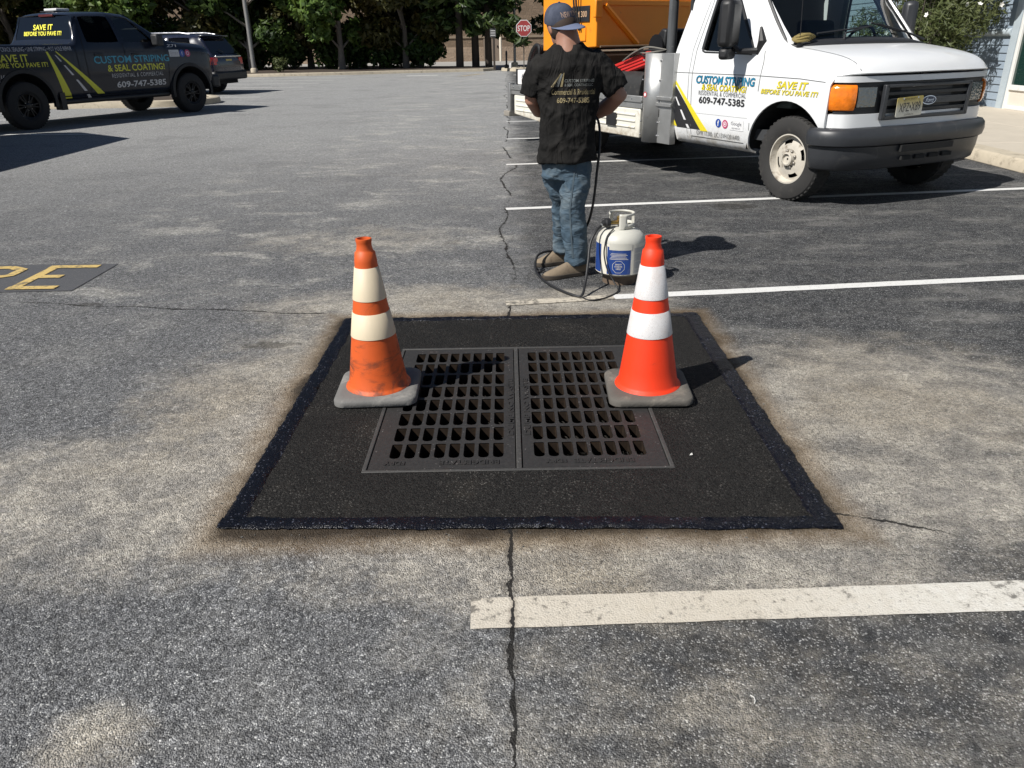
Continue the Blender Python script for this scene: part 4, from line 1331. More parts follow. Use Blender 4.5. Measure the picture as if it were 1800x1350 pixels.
# --- shirt
b = MB()
rows = [(.722, .008, .0, .186, .146, .03), (.80, .010, .0, .180, .138, .02), (.90, .012, .0, .170, .126, 0), (1.0, .010, 0, .173, .126, 0), (1.10, .010, -.003, .186, .128, 0), (1.20, .014, -.006, .212, .130, .02), (1.27, .016, -.01, .216, .122, .05),
        (1.322, .014, -.012, .190, .106, .06), (1.360, .010, -.014, .135, .090, .05), (1.398, .006, -.010, .080, .076, .03)]
b.rings([ell(cx, cy, z, rx, ry, 28, 0, tl, 2.4) for z, cx, cy, rx, ry, tl in rows])
b.tube([(.13, -.01, 1.305), (.20, -.012, 1.25), (.262, -.012, 1.185), (.298, -.008, 1.135)], [.082, .086, .083, .080], 16)
b.tube([(-.12, 0, 1.295), (-.172, .005, 1.235), (-.205, .012, 1.165), (-.215, .022, 1.115)], [.078, .080, .077, .074], 16)
def folds(o, amp, seed, zscale=1.0):
    for v in o.data.vertices:
        p = v.co
        n = v.normal
        q = Vector((p.x * 5.0 + p.z * 3.0, p.y * 5.0, p.z * 5.5 * zscale - p.x * 4.0)) + Vector((seed, 0, 0))
        r_ = 1 - abs(mnoise.noise(q))
        r2 = 1 - abs(mnoise.noise(q * 2.3 + Vector((3, 1, 7))))
        v.co = p + n * amp * ((r_ ** 3 - .45) + .5 * (r2 ** 3 - .45))
shirt = fuse(b, 'tshirt', SHIRT, man, .009, 4)
folds(shirt, .018, 2.0)
# --- jeans
b = MB()
b.rings([ell(cx, cy, z, rx, ry, 24, 0, 0, 2.3) for z, cx, cy, rx, ry in ((.84, .008, 0, .125, .09), (.76, .008, .0, .140, .103), (.68, .006, .005, .156, .118), (.62, .006, .01, .15, .112))])
b.tube([(.062, -.004, .72), (.060, -.03, .58), (.046, -.05, .43), (.058, -.055, .28), (.074, -.05, .13), (.080, -.048, .072)], [.088, .095, .081, .077, .074, .080], 16)
b.tube([(-.065, .03, .72), (-.045, .07, .58), (-.010, .12, .44), (.002, .165, .29), (.004, .20, .15), (.004, .205, .092)], [.094, .086, .072, .067, .064, .066], 16)
jeans = fuse(b, 'jeans', JEAN, man, .009, 3)
folds(jeans, .013, 9.0, 1.5)
def jean_strip(path, w, m, name):
    bv = bvh_of([jeans])
    p2, f2 = strip(path, w)
    decal(name, m, jeans, p2, f2, lambda x, z: (x, 0, z), bv, Vector((0, 1, 0)), .0025, .5, False)
STITCH = mat('denim_seam', (0.06, 0.085, 0.105), .9, var=.2)
jean_strip([(.050, .70), (.036, .58), (.020, .45), (.030, .30), (.046, .13)], .010, STITCH, 'seam')
jean_strip([(.06, .715), (.155, .72)], .005, STITCH, 'pocket_edge')
jean_strip([(.055, .715), (.062, .64)], .005, STITCH, 'pocket_edge')
# --- boots
def boot(heel, toe):
    h, tt = Vector((*heel, 0)), Vector((*toe, 0))
    d = (tt - h).normalized()
    sd_ = Vector((-d.y, d.x, 0))
    L = (tt - h).length
    rr = []
    for f, w, top in ((-.02, .024, .05), (.02, .036, .088), (.18, .041, .110), (.34, .042, .112), (.50, .045, .092), (.68, .049, .070), (.85, .044, .055), (.95, .032, .044), (1.0, .014, .034)):
        c = h + d * L * f
        ring = []
        for k in range(14):
            a = 2 * PI * k / 14
            y = math.sin(a)
            z = .022 + (top - .022) * (.5 + .5 * y) if y > 0 else .022 + (.010 * y)
            z = .020 + (top - .020) * max(0, y) ** .75 if y > 0 else .020
            ring.append(c + sd_ * math.cos(a) * w * (1 - .15 * max(0, y)) + Vector((0, 0, z)))
        rr.append(ring)
    b = MB(); b.rings(rr)
    o = b.build('boot', BOOT, man, smooth=True, angle=60, sub=1)
    b = MB()
    out = []
    for f, w in ((-.04, .018), (0, .034), (.18, .043), (.36, .040), (.52, .044), (.70, .051), (.86, .046), (.96, .034), (1.02, .014)):
        out.append((f, w))
    out = [(f, w + .004) for f, w in out]
    pl = [tuple((h + d * L * f + sd_ * w).xy) for f, w in out] + [tuple((h + d * L * f - sd_ * w).xy) for f, w in reversed(out)]
    b.prism(pl, .002, .029)
    b.build('sole', SOLE, o, bevel=.004)
boot((.140, -.030), (-.145, -.155))
boot((.035, .245), (-.185, .165))
# --- cap worn backwards, brim over the nape
CM = HM @ Matrix.Translation((0, -.004, .035)) @ Matrix.Rotation(R(28), 4, 'X')
b = MB()
rr = []
for th in [PI / 2 * k / 9 for k in range(10)]:
    rr.append([(.088 * math.cos(th) ** .75 * math.cos(2 * PI * k / 32), .110 * math.cos(th) ** .75 * math.sin(2 * PI * k / 32), -.012 + .098 * math.sin(th)) for k in range(32)])
rr.insert(0, [(p[0] * .985, p[1] * .985, -.020) for p in rr[0]])
b.rings(rr, True, True, CM)
cap = b.build('cap', CAP, man, smooth=True, angle=60)
b = MB(); b.ball((0, 0, .088), (.008, .008, .006), 6, CM); b.build('button', CAP, cap)
BM = CM @ Matrix.Rotation(R(184), 4, 'Z')
b = MB()
rr = []
for i in range(6):
    f = i / 5
    row_t, row_b = [], []
    for k in range(15):
        a = R(-76 + 152 * k / 14)
        rx, ry = .087 + .000 * f, .108
        ext = .112 * f * math.cos(a * 1.15) ** .6 if abs(a * 1.15) < PI / 2 else 0
        x, y = rx * math.sin(a), ry * math.cos(a) + ext
        zz = -.016 - .10 * ext - 2.2 * x * x
        row_t.append((x, y, zz))
    rr.append(row_t)
b.rings(rr, False, False, BM)
brim = b.build('brim', BRIM, cap, smooth=True, angle=180)
q = brim.modifiers.new('s', 'SOLIDIFY'); q.thickness = .004; q.offset = 0
bvc = bvh_of([cap])
THREAD = mat('cap_thread', (0.30, 0.20, 0.15), .8, var=.3, scale=40)
dirc = (CM.to_3x3() @ Vector((-.07, .997, 0))).normalized()
ax_x = (CM.to_3x3() @ Vector((.997, .07, 0))).normalized()
ax_z = (CM.to_3x3() @ Vector((0, 0, 1))).normalized()
c0 = CM @ Vector((.012, 0, .022))
pts, fs = text_geo('NEW YORK', .040, .012, width=.118, align='CENTER')
decal('lettering', THREAD, cap, pts, fs, lambda x, y: c0 + ax_x * x + ax_z * y, bvc, dirc, .0015, .3, False)
b = MB()
b.ball((0, -.012, -.012), (.0815, .0965, .088), 14, HM)
b.ball((0, -.050, -.075), (.055, .040, .045), 10, HM)
hair = b.build('hair', HAIR, man, smooth=True)
# --- print on the back of the shirt
bvs = bvh_of([shirt])
DY = Vector((0, 1, 0))
def on_back(m, pts, fs, ox, oz, name='print'):
    decal(name, m, shirt, pts, fs, lambda x, y: (ox + x, -.1, oz + y), bvs, DY, .0025, .4, False)
for txt, s, w, ox, oz, m in (('CUSTOM STRIPING', .024, .175, -.022, 1.190, PRINTG), ('& SEAL COATING LLC', .021, .170, -.022, 1.168, PRINTG), ('Commercial & Residential', .044, .260, -.098, 1.122, PRINT), ('609-747-5385', .040, .195, -.066, 1.076, PRINT)):
    pts, fs = text_geo(txt, s, .014, width=w)
    on_back(m, pts, fs, ox, oz, 'lettering')
for quad, m in (([(-.104, 1.165), (-.088, 1.165), (-.040, 1.240), (-.046, 1.240)], PRINT), ([(-.080, 1.165), (-.056, 1.165), (-.034, 1.236), (-.041, 1.236)], PRINTG), ([(-.048, 1.165), (-.034, 1.165), (-.024, 1.242), (-.029, 1.242)], PRINT)):
    pts, fs = gridpoly(quad, 2, 4)
    on_back(m, pts, fs, 0, 0, 'road_emblem')
# ================================================================== vehicle helpers (x forward, y left, z up)
def net_shell(st, drop=(), rear=False):
    """st: stations of (x, half width, z) from sill to roof centre; mirrored; drop: (i, j) cells left open"""
    n = len(st[0])
    vs, fs = [], []
    cols = 2 * n - 1
    for s in st:
        for j in range(cols):
            k = j if j < n else 2 * (n - 1) - j
            x, y, z = s[k]
            vs.append((x, -y if j < n else y, z))
    for i in range(len(st) - 1):
        for j in range(cols - 1):
            k = j if j < n - 1 else 2 * (n - 1) - 1 - j
            if (i, k) in drop:
                continue
            fs.append((i * cols + j, (i + 1) * cols + j, (i + 1) * cols + j + 1, i * cols + j + 1))
    if rear:
        fs.append(tuple(range(cols)))
    return vs, fs

def shell_part(name, vs, fs, m, parent, sub=2, thick=.02, cut=None, creases=()):
    b = MB(); b.add(vs, fs)
    o = b.build(name, m, parent, smooth=True)
    # corners of the window openings stay tight
    cnt = {}
    for p in o.data.polygons:
        for e_ in p.edge_keys:
            cnt[e_] = cnt.get(e_, 0) + 1
    lo_x, hi_x = min(v.co.x for v in o.data.vertices), max(v.co.x for v in o.data.vertices)
    open_v = {i for e_, k in cnt.items() if k == 1 for i in e_}
    at = o.data.attributes.new('crease_vert', 'FLOAT', 'POINT')
    for i in open_v:
        at.data[i].value = .78
    q = o.modifiers.new('s', 'SUBSURF'); q.levels = q.render_levels = sub
    q = o.modifiers.new('t', 'SOLIDIFY'); q.thickness = thick; q.offset = 1
    if cut:
        for c in cut:
            k = o.modifiers.new('b', 'BOOLEAN'); k.operation = 'DIFFERENCE'; k.object = c; k.solver = 'EXACT'
    bpy.context.view_layer.update()
    bake(o)
    o.data.shade_smooth()
    try:
        o.data.set_sharp_from_angle(angle=R(38))
    except Exception:
        pass
    return o

def cutter(x, z, r, y0, y1, parent, flat=None):
    b = MB()
    M = Matrix.Translation((x, y0, z)) @ Matrix.Rotation(-PI / 2, 4, 'X')
    b.lathe([(r, 0), (r, y1 - y0)], 48, M)
    o = b.build('cutter', None, parent)
    return o

def wheel(parent, x, y, r, w, side, tyre_m, rim_m, style, rim_r):
    """side -1: outer face towards -y. A part of the vehicle with its own pieces"""
    M = Matrix.Translation((x, y, r)) @ Matrix.Rotation(PI / 2 if side < 0 else -PI / 2, 4, 'X')    # local +z = outwards
    hw = w / 2
    b = MB()
    prof = [(rim_r, -hw * .86), (rim_r + .03, -hw), (r - .06, -hw * 1.02), (r - .018, -hw * .90), (r, -hw * .70), (r, hw * .70), (r - .018, hw * .90), (r - .06, hw * 1.02), (rim_r + .03, hw), (rim_r, hw * .86)]
    b.lathe(prof, 56, M, cap=False)
    ty = b.build('wheel', tyre_m, parent, smooth=True, angle=28)
    # tread blocks round the circumference
    t = MB()
    nb = 44
    for k in range(nb):
        for s_, off in ((-1, 0), (1, .5)):
            a = 2 * PI * (k + off) / nb
            Mk = M @ Matrix.Rotation(a, 4, 'Z')
            t.box(r - .012, r + .004, -.011, .011, min(s_ * hw * .12, s_ * hw * .80), max(s_ * hw * .12, s_ * hw * .80), Mk)
    t.build('tread', tyre_m, ty)
    if style == 'steel':
        b = MB()
        N = 40
        prof = [(rim_r, hw * .84), (rim_r - .012, hw * .86), (rim_r - .020, hw * .55), (rim_r - .030, hw * .30), (rim_r - .052, hw * .36), (rim_r - .085, hw * .52), (.090, hw * .60), (.084, hw * .56), (.064, hw * .56), (.060, hw * .95), (.048, hw * 1.0), (.044, hw * .80), (.01, hw * .80)]
        vs = [(rr * math.cos(2 * PI * k / N), rr * math.sin(2 * PI * k / N), z) for rr, z in prof for k in range(N)]
        fs = []
        for i in range(len(prof) - 1):
            for k in range(N):
                if i == 4 and (k % 10) in (0, 1, 2, 3):
                    continue
                fs.append((i * N + k, i * N + (k + 1) % N, (i + 1) * N + (k + 1) % N, (i + 1) * N + k))
        b.add(vs, fs, M)
        rim = b.build('rim', rim_m, ty, smooth=True, angle=40)
        b = MB(); b.lathe([(.01, hw * .1), (rim_r - .02, hw * .1)], 32, M); b.build('brake_disc', MATS['van_under'], rim)
        for k in range(8):
            a = 2 * PI * (k + .5) / 8
            b = MB(); b.lathe([(.011, 0), (.011, .022), (.005, .026)], 6, M @ Matrix.Translation((.075 * math.cos(a), .075 * math.sin(a), hw * .55)))
            b.build('lug_nut', MATS['lug_steel'], rim)
    else:
        b = MB()
        b.lathe([(rim_r, hw * .86), (rim_r - .01, hw * .90), (rim_r - .03, hw * .84), (rim_r - .035, hw * .2), (.02, hw * .15)], 40, M, cap=False)
        rim = b.build('rim', rim_m, ty, smooth=True, angle=40)
        for k in range(style):
            for s_ in (-.16, .16):
                a = 2 * PI * k / style + s_
                Mk = M @ Matrix.Rotation(a, 4, 'Z')
                t = MB(); t.box(.03, rim_r - .02, -.014, .014, hw * .50, hw * .78, Mk); t.build('spoke', rim_m, rim, bevel=.006)
        b = MB(); b.lathe([(.055, hw * .5), (.055, hw * .82), (.04, hw * .88)], 20, M); b.build('hub_cap', rim_m, rim, smooth=True)
        for k in range(6):
            a = 2 * PI * k / 6 + .3
            b = MB(); b.lathe([(.010, 0), (.010, .014), (.004, .018)], 6, M @ Matrix.Translation((.075 * math.cos(a), .075 * math.sin(a), hw * .70))); b.build('lug_nut', MATS['lug_steel'], rim)
    return ty

def well(parent, x, z, r, y0, y1, m):
    b = MB()
    n = 20
    rr = [[(x + r * math.cos(PI * k / n), y, z + r * math.sin(PI * k / n)) for k in range(n + 1)] for y in (y0, y1)]
    b.rings(rr, False, False)
    yi = y0 if abs(y0) < abs(y1) else y1
    b.add([(x + r * math.cos(PI * k / n), yi, z + r * math.sin(PI * k / n)) for k in range(n + 1)], [tuple(range(n + 1))])
    return b.build('wheel_well', m, parent)

def loft_curve(name, path, prof, m, parent, smooth=True):
    """sweep a profile of (outward, z) along a plan path of (x, y)"""
    P = [Vector(p) for p in path]
    rr = []
    for i, p in enumerate(P):
        t = (P[min(i + 1, len(P) - 1)] - P[max(i - 1, 0)]).normalized()
        nn = Vector((t.y, -t.x))
        rr.append([(p.x + nn.x * o, p.y + nn.y * o, z) for o, z in prof])
    b = MB(); b.rings(rr, True, True)
    return b.build(name, m, parent, smooth=smooth, angle=45)

WHITEP = mat('van_white', (0.72, 0.73, 0.735), 0.32, var=0.025, scale=2.0, coat=0.4, dirt=(0.55, 0.53, 0.48), dirt_amt=0.02, dirt_scale=5, low_dirt=((0.30, 0.255, 0.19), 0.36, 0.66))
mat('van_under', (0.012, 0.012, 0.012), 0.9)
mat('lug_steel', (0.35, 0.33, 0.30), 0.4, metal=0.7, var=0.2)
UNDER = MATS['van_under']
TYRE = mat('tyre_rubber', (0.024, 0.023, 0.022), 0.85, var=0.2, scale=9, dirt=(0.06, 0.055, 0.048), dirt_amt=0.2, dirt_scale=7, bump=0.3)
TYREB = mat('black_tyre', (0.016, 0.016, 0.017), 0.8, var=0.2)
RIMW = mat('cream_rim', (0.50, 0.465, 0.40), 0.5, var=0.15, dirt=(0.17, 0.13, 0.09), dirt_amt=0.32, dirt_scale=9)
RIMB = mat('black_rim', (0.012, 0.012, 0.013), 0.35, metal=.4)
PLASTIC = mat('grey_bumper', (0.030, 0.032, 0.036), 0.42, var=0.15, scale=4, dirt=(0.075, 0.072, 0.07), dirt_amt=0.15, dirt_scale=5)
GRILLE = mat('grille_black', (0.020, 0.021, 0.023), 0.55, var=0.1)
SEAM = mat('panel_gap', (0.10, 0.10, 0.10), 0.9)
DGLASS = glass_mat('tinted_glass', (0.14, 0.17, 0.18), 1.4)
WGLASS = glass_mat('windscreen_glass', (0.66, 0.76, 0.74), 1.3)
AMBER = mat('amber_lens', (0.78, 0.19, 0.010), 0.15, var=0.35, scale=22, coat=.6, bump=.8, bump_scale=34)
LENS, t_ = new_mat('headlamp_lens')
bs = t_.bsdf(); bs.inputs['Base Color'].default_value = (.16, .17, .17, 1); bs.inputs['Roughness'].default_value = .08; bs.inputs['Metallic'].default_value = .55
t_.put(bs.inputs['Normal'], t_.bump(t_.voro(45, 'F1', t_.coord()).outputs['Distance'], .25, .01))
ALU = mat('aluminium', (0.44, 0.44, 0.43), 0.42, metal=0.75, var=0.12, scale=6, dirt=(0.25, 0.235, 0.21), dirt_amt=0.12, dirt_scale=5)
TEAL = mat('teal_vinyl', (0.018, 0.20, 0.34), 0.4)
YEL = mat('yellow_vinyl', (0.72, 0.60, 0.025), 0.4, var=.05)
BLKV = mat('black_vinyl', (0.022, 0.022, 0.024), 0.4)
WHTV = mat('white_vinyl', (0.72, 0.72, 0.72), 0.4)

# ================================================================== white work truck
VA = .455
van = thing('work_truck', (3.443, 7.777, 0), VA - PI / 2, 'white flatbed work truck with teal and yellow lettering parked across the stalls', 'truck')
def low(x, xs=None, top=(1.07, 1.10)):
    return [(x, .86, .385), (x, .965, .405), (x, .992, .62), (x, 1.0, top[0]), (x, .993, top[1])]
S = []
S.append([(-1.62, .86, .385), (-1.62, .965, .405), (-1.66, .992, .62), (-1.75, 1.0, 1.07), (-1.75, .993, 1.10), (-1.70, .975, 1.30), (-1.50, .87, 1.93), (-1.46, .78, 2.04), (-1.45, .45, 2.10), (-1.45, 0, 2.11)])
S.append(low(-1.55) + [(-1.58, .975, 1.30), (-1.38, .87, 1.93), (-1.36, .78, 2.04), (-1.36, .45, 2.10), (-1.36, 0, 2.11)])
S.append(low(-1.30) + [(-1.31, .975, 1.295), (-1.18, .868, 1.93), (-1.18, .78, 2.04), (-1.18, .45, 2.10), (-1.18, 0, 2.11)])
S.append(low(-.92) + [(-.95, .975, 1.285), (-1.08, .867, 1.93), (-1.05, .775, 2.04), (-1.04, .45, 2.10), (-1.04, 0, 2.11)])
S.append(low(-.52) + [(-.50, .974, 1.275), (-1.00, .865, 1.925), (-.95, .77, 2.035), (-.93, .45, 2.09), (-.92, 0, 2.10)])
S.append(low(-.38) + [(-.38, .972, 1.275), (-.93, .86, 1.92), (-.89, .765, 2.025), (-.85, .45, 2.08), (-.84, 0, 2.09)])
S.append(low(-.22) + [(-.22, .965, 1.262), (-.28, .905, 1.310), (-.22, .82, 1.325), (-.07, .45, 1.338), (-.02, 0, 1.342)])
S.append(low(-.12) + [(-.12, .963, 1.255), (-.16, .90, 1.302), (-.12, .81, 1.318), (.0, .45, 1.332), (.04, 0, 1.336)])
S.append(low(.16) + [(.16, .955, 1.215), (.18, .885, 1.262), (.20, .78, 1.280), (.28, .45, 1.298), (.30, 0, 1.302)])
S.append([(.38, .86, .56), (.38, .955, .58), (.38, .988, .72), (.38, .985, 1.05), (.39, .978, 1.085), (.38, .95, 1.165), (.52, .875, 1.205), (.565, .76, 1.220), (.625, .42, 1.235), (.645, 0, 1.240)])
S.append([(.44, .86, .58), (.44, .945, .60), (.45, .978, .72), (.45, .970, 1.03), (.46, .962, 1.055), (.48, .935, 1.10), (.585, .865, 1.112), (.63, .76, 1.115), (.685, .42, 1.118), (.70, 0, 1.12)])
for k_ in (-1, -2):
    S[k_] = [(x - (.055 if j >= 5 else .03), y, z) for j, (x, y, z) in enumerate(S[k_])]
drop = {(2, 5), (3, 5), (5, 7), (5, 8)}
vs, fs = net_shell(S, drop)
cut = [cutter(-.03, .41, .475, -1.3, -.55, van), cutter(-.03, .41, .475, .55, 1.3, van)]
cab = shell_part('cab', vs, fs, WHITEP, van, 2, .018, cut)
for c in cut:
    bpy.data.objects.remove(c)
# rear wall of the cab
b = MB(); b.box(-1.60, -1.56, -.93, .93, .42, 2.05); b.build('cab_rear_wall', mat('cab_trim', (0.02, 0.022, 0.025), .9), van)
# glass panes
def pane(name, pts3, m, parent, nu=4, nv=4, thick=.005):
    a, b_, c, d = [Vector(p) for p in pts3]
    vs = []
    for i in range(nv + 1):
        for j in range(nu + 1):
            vs.append(a.lerp(b_, j / nu).lerp(d.lerp(c, j / nu), i / nv))
    fs = [(i * (nu + 1) + j, i * (nu + 1) + j + 1, (i + 1) * (nu + 1) + j + 1, (i + 1) * (nu + 1) + j) for i in range(nv) for j in range(nu)]
    q = MB(); q.add(vs, fs)
    return q.build(name, m, parent, smooth=True, angle=180)
for s in (-1, 1):
    pane('side_window', [(-1.36, s * .962, 1.27), (-.44, s * .962, 1.25), (-.97, s * .850, 1.96), (-1.24, s * .855, 1.96)], DGLASS if s < 0 else WGLASS, van)
vs = []
cols = [(-.92, -.885, 2.03, -.25, 1.325), (-.60, -.86, 2.06, -.12, 1.35), (-.3, -.84, 2.08, -.06, 1.362), (0, -.835, 2.085, -.04, 1.367), (.3, -.84, 2.08, -.06, 1.362), (.60, -.86, 2.06, -.12, 1.35), (.92, -.885, 2.03, -.25, 1.325)]
for y, xt, zt, xb, zb in cols:
    ky = .86 if abs(y) > .7 else .9
    for k in range(5):
        f = k / 4
        vs.append((xb + (xt - xb) * f - .012, y * (1 - (1 - ky) * f) * .95, zb + (zt - zb) * f - .006))
fs = [(i * 5 + k, (i + 1) * 5 + k, (i + 1) * 5 + k + 1, i * 5 + k + 1) for i in range(6) for k in range(4)]
b = MB(); b.add(vs, fs); wind = b.build('windscreen', WGLASS, van, smooth=True, angle=180)
# rubber surround and black cowl below the windscreen
bvv = bvh_of([cab])
DYv = Vector((0, 1, 0))
DZ = Vector((0, 0, -1))
def top_strip(path, w, m, name, off=.004):
    p2, f2 = strip(path, w)
    return decal(name, m, van, p2, f2, lambda x, y: (x, y, 1.6), bvv, DZ, off, 1.0, False)
b = MB()
for i, y in enumerate([-.86, -.7, -.5, -.25, 0, .25, .5, .7, .86]):
    f = -.25 + .23 * (1 - (abs(y) / .86) ** 2)
    z = 1.312 + .026 * (1 - (abs(y) / .86) ** 2)
    b.add([(f - .10, y, z + .055), (f + .10, y, z + .012)], [])
b.f = [(2 * i, 2 * i + 1, 2 * i + 3, 2 * i + 2) for i in range(8)]
o = b.build('cowl', GRILLE, van, smooth=True, angle=180); q = o.modifiers.new('s', 'SOLIDIFY'); q.thickness = .014; q.offset = 1
for s in (-1, 1):
    b = MB(); b.tube([(-.24, s * .868, 1.338), (-.45, s * .838, 1.56), (-.66, s * .80, 1.79), (-.88, s * .765, 2.03)], .016, 6); b.build('windscreen_seal', GRILLE, van, smooth=True)
# wipers, antenna, tie-down strap on the cowl
for y0, y1, up in ((-.62, -.02, .06), (.78, .12, .09)):
    b = MB(); b.tube([(.03 - .25 * abs(y0) ** 2, y0 + (.25 if y0 < 0 else 0), 1.375), (-.10, (y0 + y1) / 2, 1.42 + up * .3), (-.13, y1, 1.425 + up)], [.012, .009, .006], 6)
    b.tube([(-.20, y0 + (.05 if y0 < 0 else -.25), 1.425 + up * .2), (-.125, y1 + (.05 if y0 < 0 else -.1), 1.432 + up)], .008, 6)
    b.build('wiper', GRILLE, van)
b = MB(); b.lathe([(.028, 0), (.026, .03), (.012, .04)], 12, Matrix.Translation((-.13, -.84, 1.322))); b.tube([(-.13, -.84, 1.35), (-.20, -.80, 1.75), (-.28, -.76, 2.2)], .003, 6); b.build('antenna', DARKM, van)
STRAP = mat('khaki_strap', (0.22, 0.17, 0.06), .9, var=.3)
b = MB()
for k in range(3):
    b.tube([(-.17 + .05 * math.cos(a), -.78 + .10 * math.sin(a) + .02 * k, 1.385 + .018 * k + .012 * math.sin(2 * a + k)) for a in [2 * PI * q / 14 for q in range(15)]], .012, 6)
o = b.build('tie_strap', STRAP, None, smooth=True); o.matrix_world = Matrix.LocRotScale(Vector((3.443, 7.777, 0)), Matrix.Rotation(VA - PI / 2, 3, 'Z').to_quaternion(), None)
tag(o, 'coiled khaki tie-down strap lying on the white truck cowl', 'strap')
# front face
plan = [(.30, -.985), (.44, -.960), (.535, -.92), (.61, -.82), (.655, -.5), (.672, -.25), (.678, 0)]
plan = plan + [(x, -y) for x, y in plan[-2::-1]]
plans = [tuple(p) for p in cat_rom([(x, y) for x, y in plan], 14)]
def front_band(name, m, z0, z1, off, parent=van, ymax=2.0, ymin=-2.0, thick=.012):
    P = [p for p in plans if ymin <= p[1] <= ymax]
    return loft_curve(name, P, [(off - thick, z0), (off, z0 + .004), (off, z1 - .004), (off - thick, z1)], m, parent)
front_band('front_panel', WHITEP, .66, .80, .010, ymin=-.965, ymax=.965, thick=.03)
front_band('hood_lip', WHITEP, 1.050, 1.104, .014, ymin=-.965, ymax=.965, thick=.03)
front_band('lamp_housing', GRILLE, .80, 1.051, -.004, ymin=-.94, ymax=.94, thick=.03)
for s in (-1, 1):
    ya, yb = (-.60, .60)
    # turn signal wrapping the corner, headlamp beside it
    P = [p for p in plans if (-.960 <= p[1] <= -.815)] if s < 0 else [p for p in plans if (.815 <= p[1] <= .960)]
    loft_curve('turn_signal', P, [(-.01, .825), (.012, .835), (.024, .87), (.028, .94), (.022, 1.005), (.012, 1.03), (-.01, 1.040)], AMBER, van)
    P = [p for p in plans if (-.81 <= p[1] <= -.60)] if s < 0 else [p for p in plans if (.60 <= p[1] <= .81)]
    loft_curve('headlamp', P, [(-.02, .845), (.014, .855), (.018, .93), (.014, 1.010), (-.02, 1.020)], LENS, van)
fr_ = MB()
fr_.box(.66, .700, -.545, .545, 1.000, 1.030); fr_.box(.66, .700, -.545, .545, .742, .775)
fr_.box(.66, .700, -.56, -.515, .742, 1.030); fr_.box(.66, .700, .515, .56, .742, 1.030)
fr_.build('grille_frame', PLASTIC, van, bevel=.008)
b = MB(); b.box(.60, .664, -.52, .52, .77, 1.005); b.build('grille_back', UNDER, van)
for k, z in enumerate((.815, .955)):
    b = MB(); b.box(.664, .690, -.515, .515, z - .016, z + .016); b.build('grille_bar', GRILLE, van, bevel=.005)
b = MB(); b.box(.664, .694, -.515, .515, .855, .915); b.build('grille_bar', PLASTIC, van, bevel=.006)
CHROME = mat('chrome', (.62, .62, .64), .15, metal=1.0, var=.02)
MXF = Matrix.Translation((.697, 0, .887)) @ Matrix.Rotation(PI / 2, 4, 'Z') @ Matrix.Rotation(PI / 2, 4, 'X')
b = MB(); b.prism([(.090 * math.cos(2 * PI * k / 28), .038 * math.sin(2 * PI * k / 28)) for k in range(28)], 0, .010, MXF); em = b.build('oval_emblem', CHROME, van)
b = MB(); b.prism([(.080 * math.cos(2 * PI * k / 28), .031 * math.sin(2 * PI * k / 28)) for k in range(28)], .010, .013, MXF); b.build('emblem_field', mat('emblem_blue', (.010, .018, .05), .3), em)
pts, fs = text_geo('Ford', .05, .0, shear=.25, width=.105, align='CENTER')
decal('lettering', CHROME, em, pts, fs, lambda x, y: MXF @ Vector((x, y - .016, .0155)))
# number plate, tilted on its bracket
PLM, t_ = new_mat('plate_buff')
bs = t_.bsdf(); z_ = t_.xyz(t_.coord())[2]
t_.put(bs.inputs['Base Color'], t_.mix(t_.ramp(z_, .80, .92), (.56, .54, .46), (.46, .36, .09))); bs.inputs['Roughness'].default_value = .45
PMX = Matrix.Translation((.730, -.275, .846)) @ Matrix.Rotation(PI / 2, 4, 'Z') @ Matrix.Rotation(PI / 2, 4, 'X') @ Matrix.Rotation(.035, 4, 'Z')
b = MB(); b.prism([(x * .162, y * .080) for x, y in rounded_sq(1, .10, 3)], 0, .004, PMX); plate = b.build('number_plate', PLM, van)
for txt, s, w, dy, m in (('XPZ\u2022X89', .105, .265, -.038, BLKV), ('NEW JERSEY', .024, .15, .054, BLKV), ('COMMERCIAL', .018, .12, -.070, BLKV)):
    pts, fs = text_geo(txt, s, .0, width=w, align='CENTER')
    decal('lettering', m, plate, pts, fs, lambda x, y: PMX @ Vector((x, y + dy, .006)))
for sx in (-.09, .09):
    b = MB(); b.lathe([(.008, .004), (.007, .009)], 10, PMX @ Matrix.Translation((sx, .070, 0))); b.build('bolt', CHROME, plate)
# bumper in two tiers
bp = [(.36, -.90), (.375, -.99), (.43, -1.0), (.51, -.975), (.60, -.90), (.68, -.70), (.71, -.4), (.72, 0)]
bp = bp + [(x, -y) for x, y in bp[-2::-1]]
bp = [tuple(p) for p in cat_rom(bp, 4)]
loft_curve('bumper', bp, [(-.05, .535), (.03, .530), (.055, .545), (.066, .60), (.058, .655), (.035, .682), (-.05, .69)], PLASTIC, van)
bp2 = [(x - .01, y * .975) for x, y in bp[2:-2]]
loft_curve('valance', bp2, [(-.05, .335), (.0, .330), (.022, .345), (.042, .44), (.048, .53), (-.05, .53)], PLASTIC, van)
for y in (-.30, -.12, .06, .24):
    b = MB(); b.box(.735, .768, y, y + .12, .40, .435); b.build('air_slot', UNDER, van)
b = MB(); b.box(.74, .782, -.34, .34, .475, .530); b.build('air_intake', UNDER, van)
for o in van.children:
    if o.name.split('.')[0] in ('front_panel', 'hood_lip', 'lamp_housing', 'turn_signal', 'headlamp', 'grille_frame', 'grille_back', 'grille_bar', 'oval_emblem', 'number_plate', 'bumper', 'valance', 'air_slot', 'air_intake'):
        o.location.x = -.06
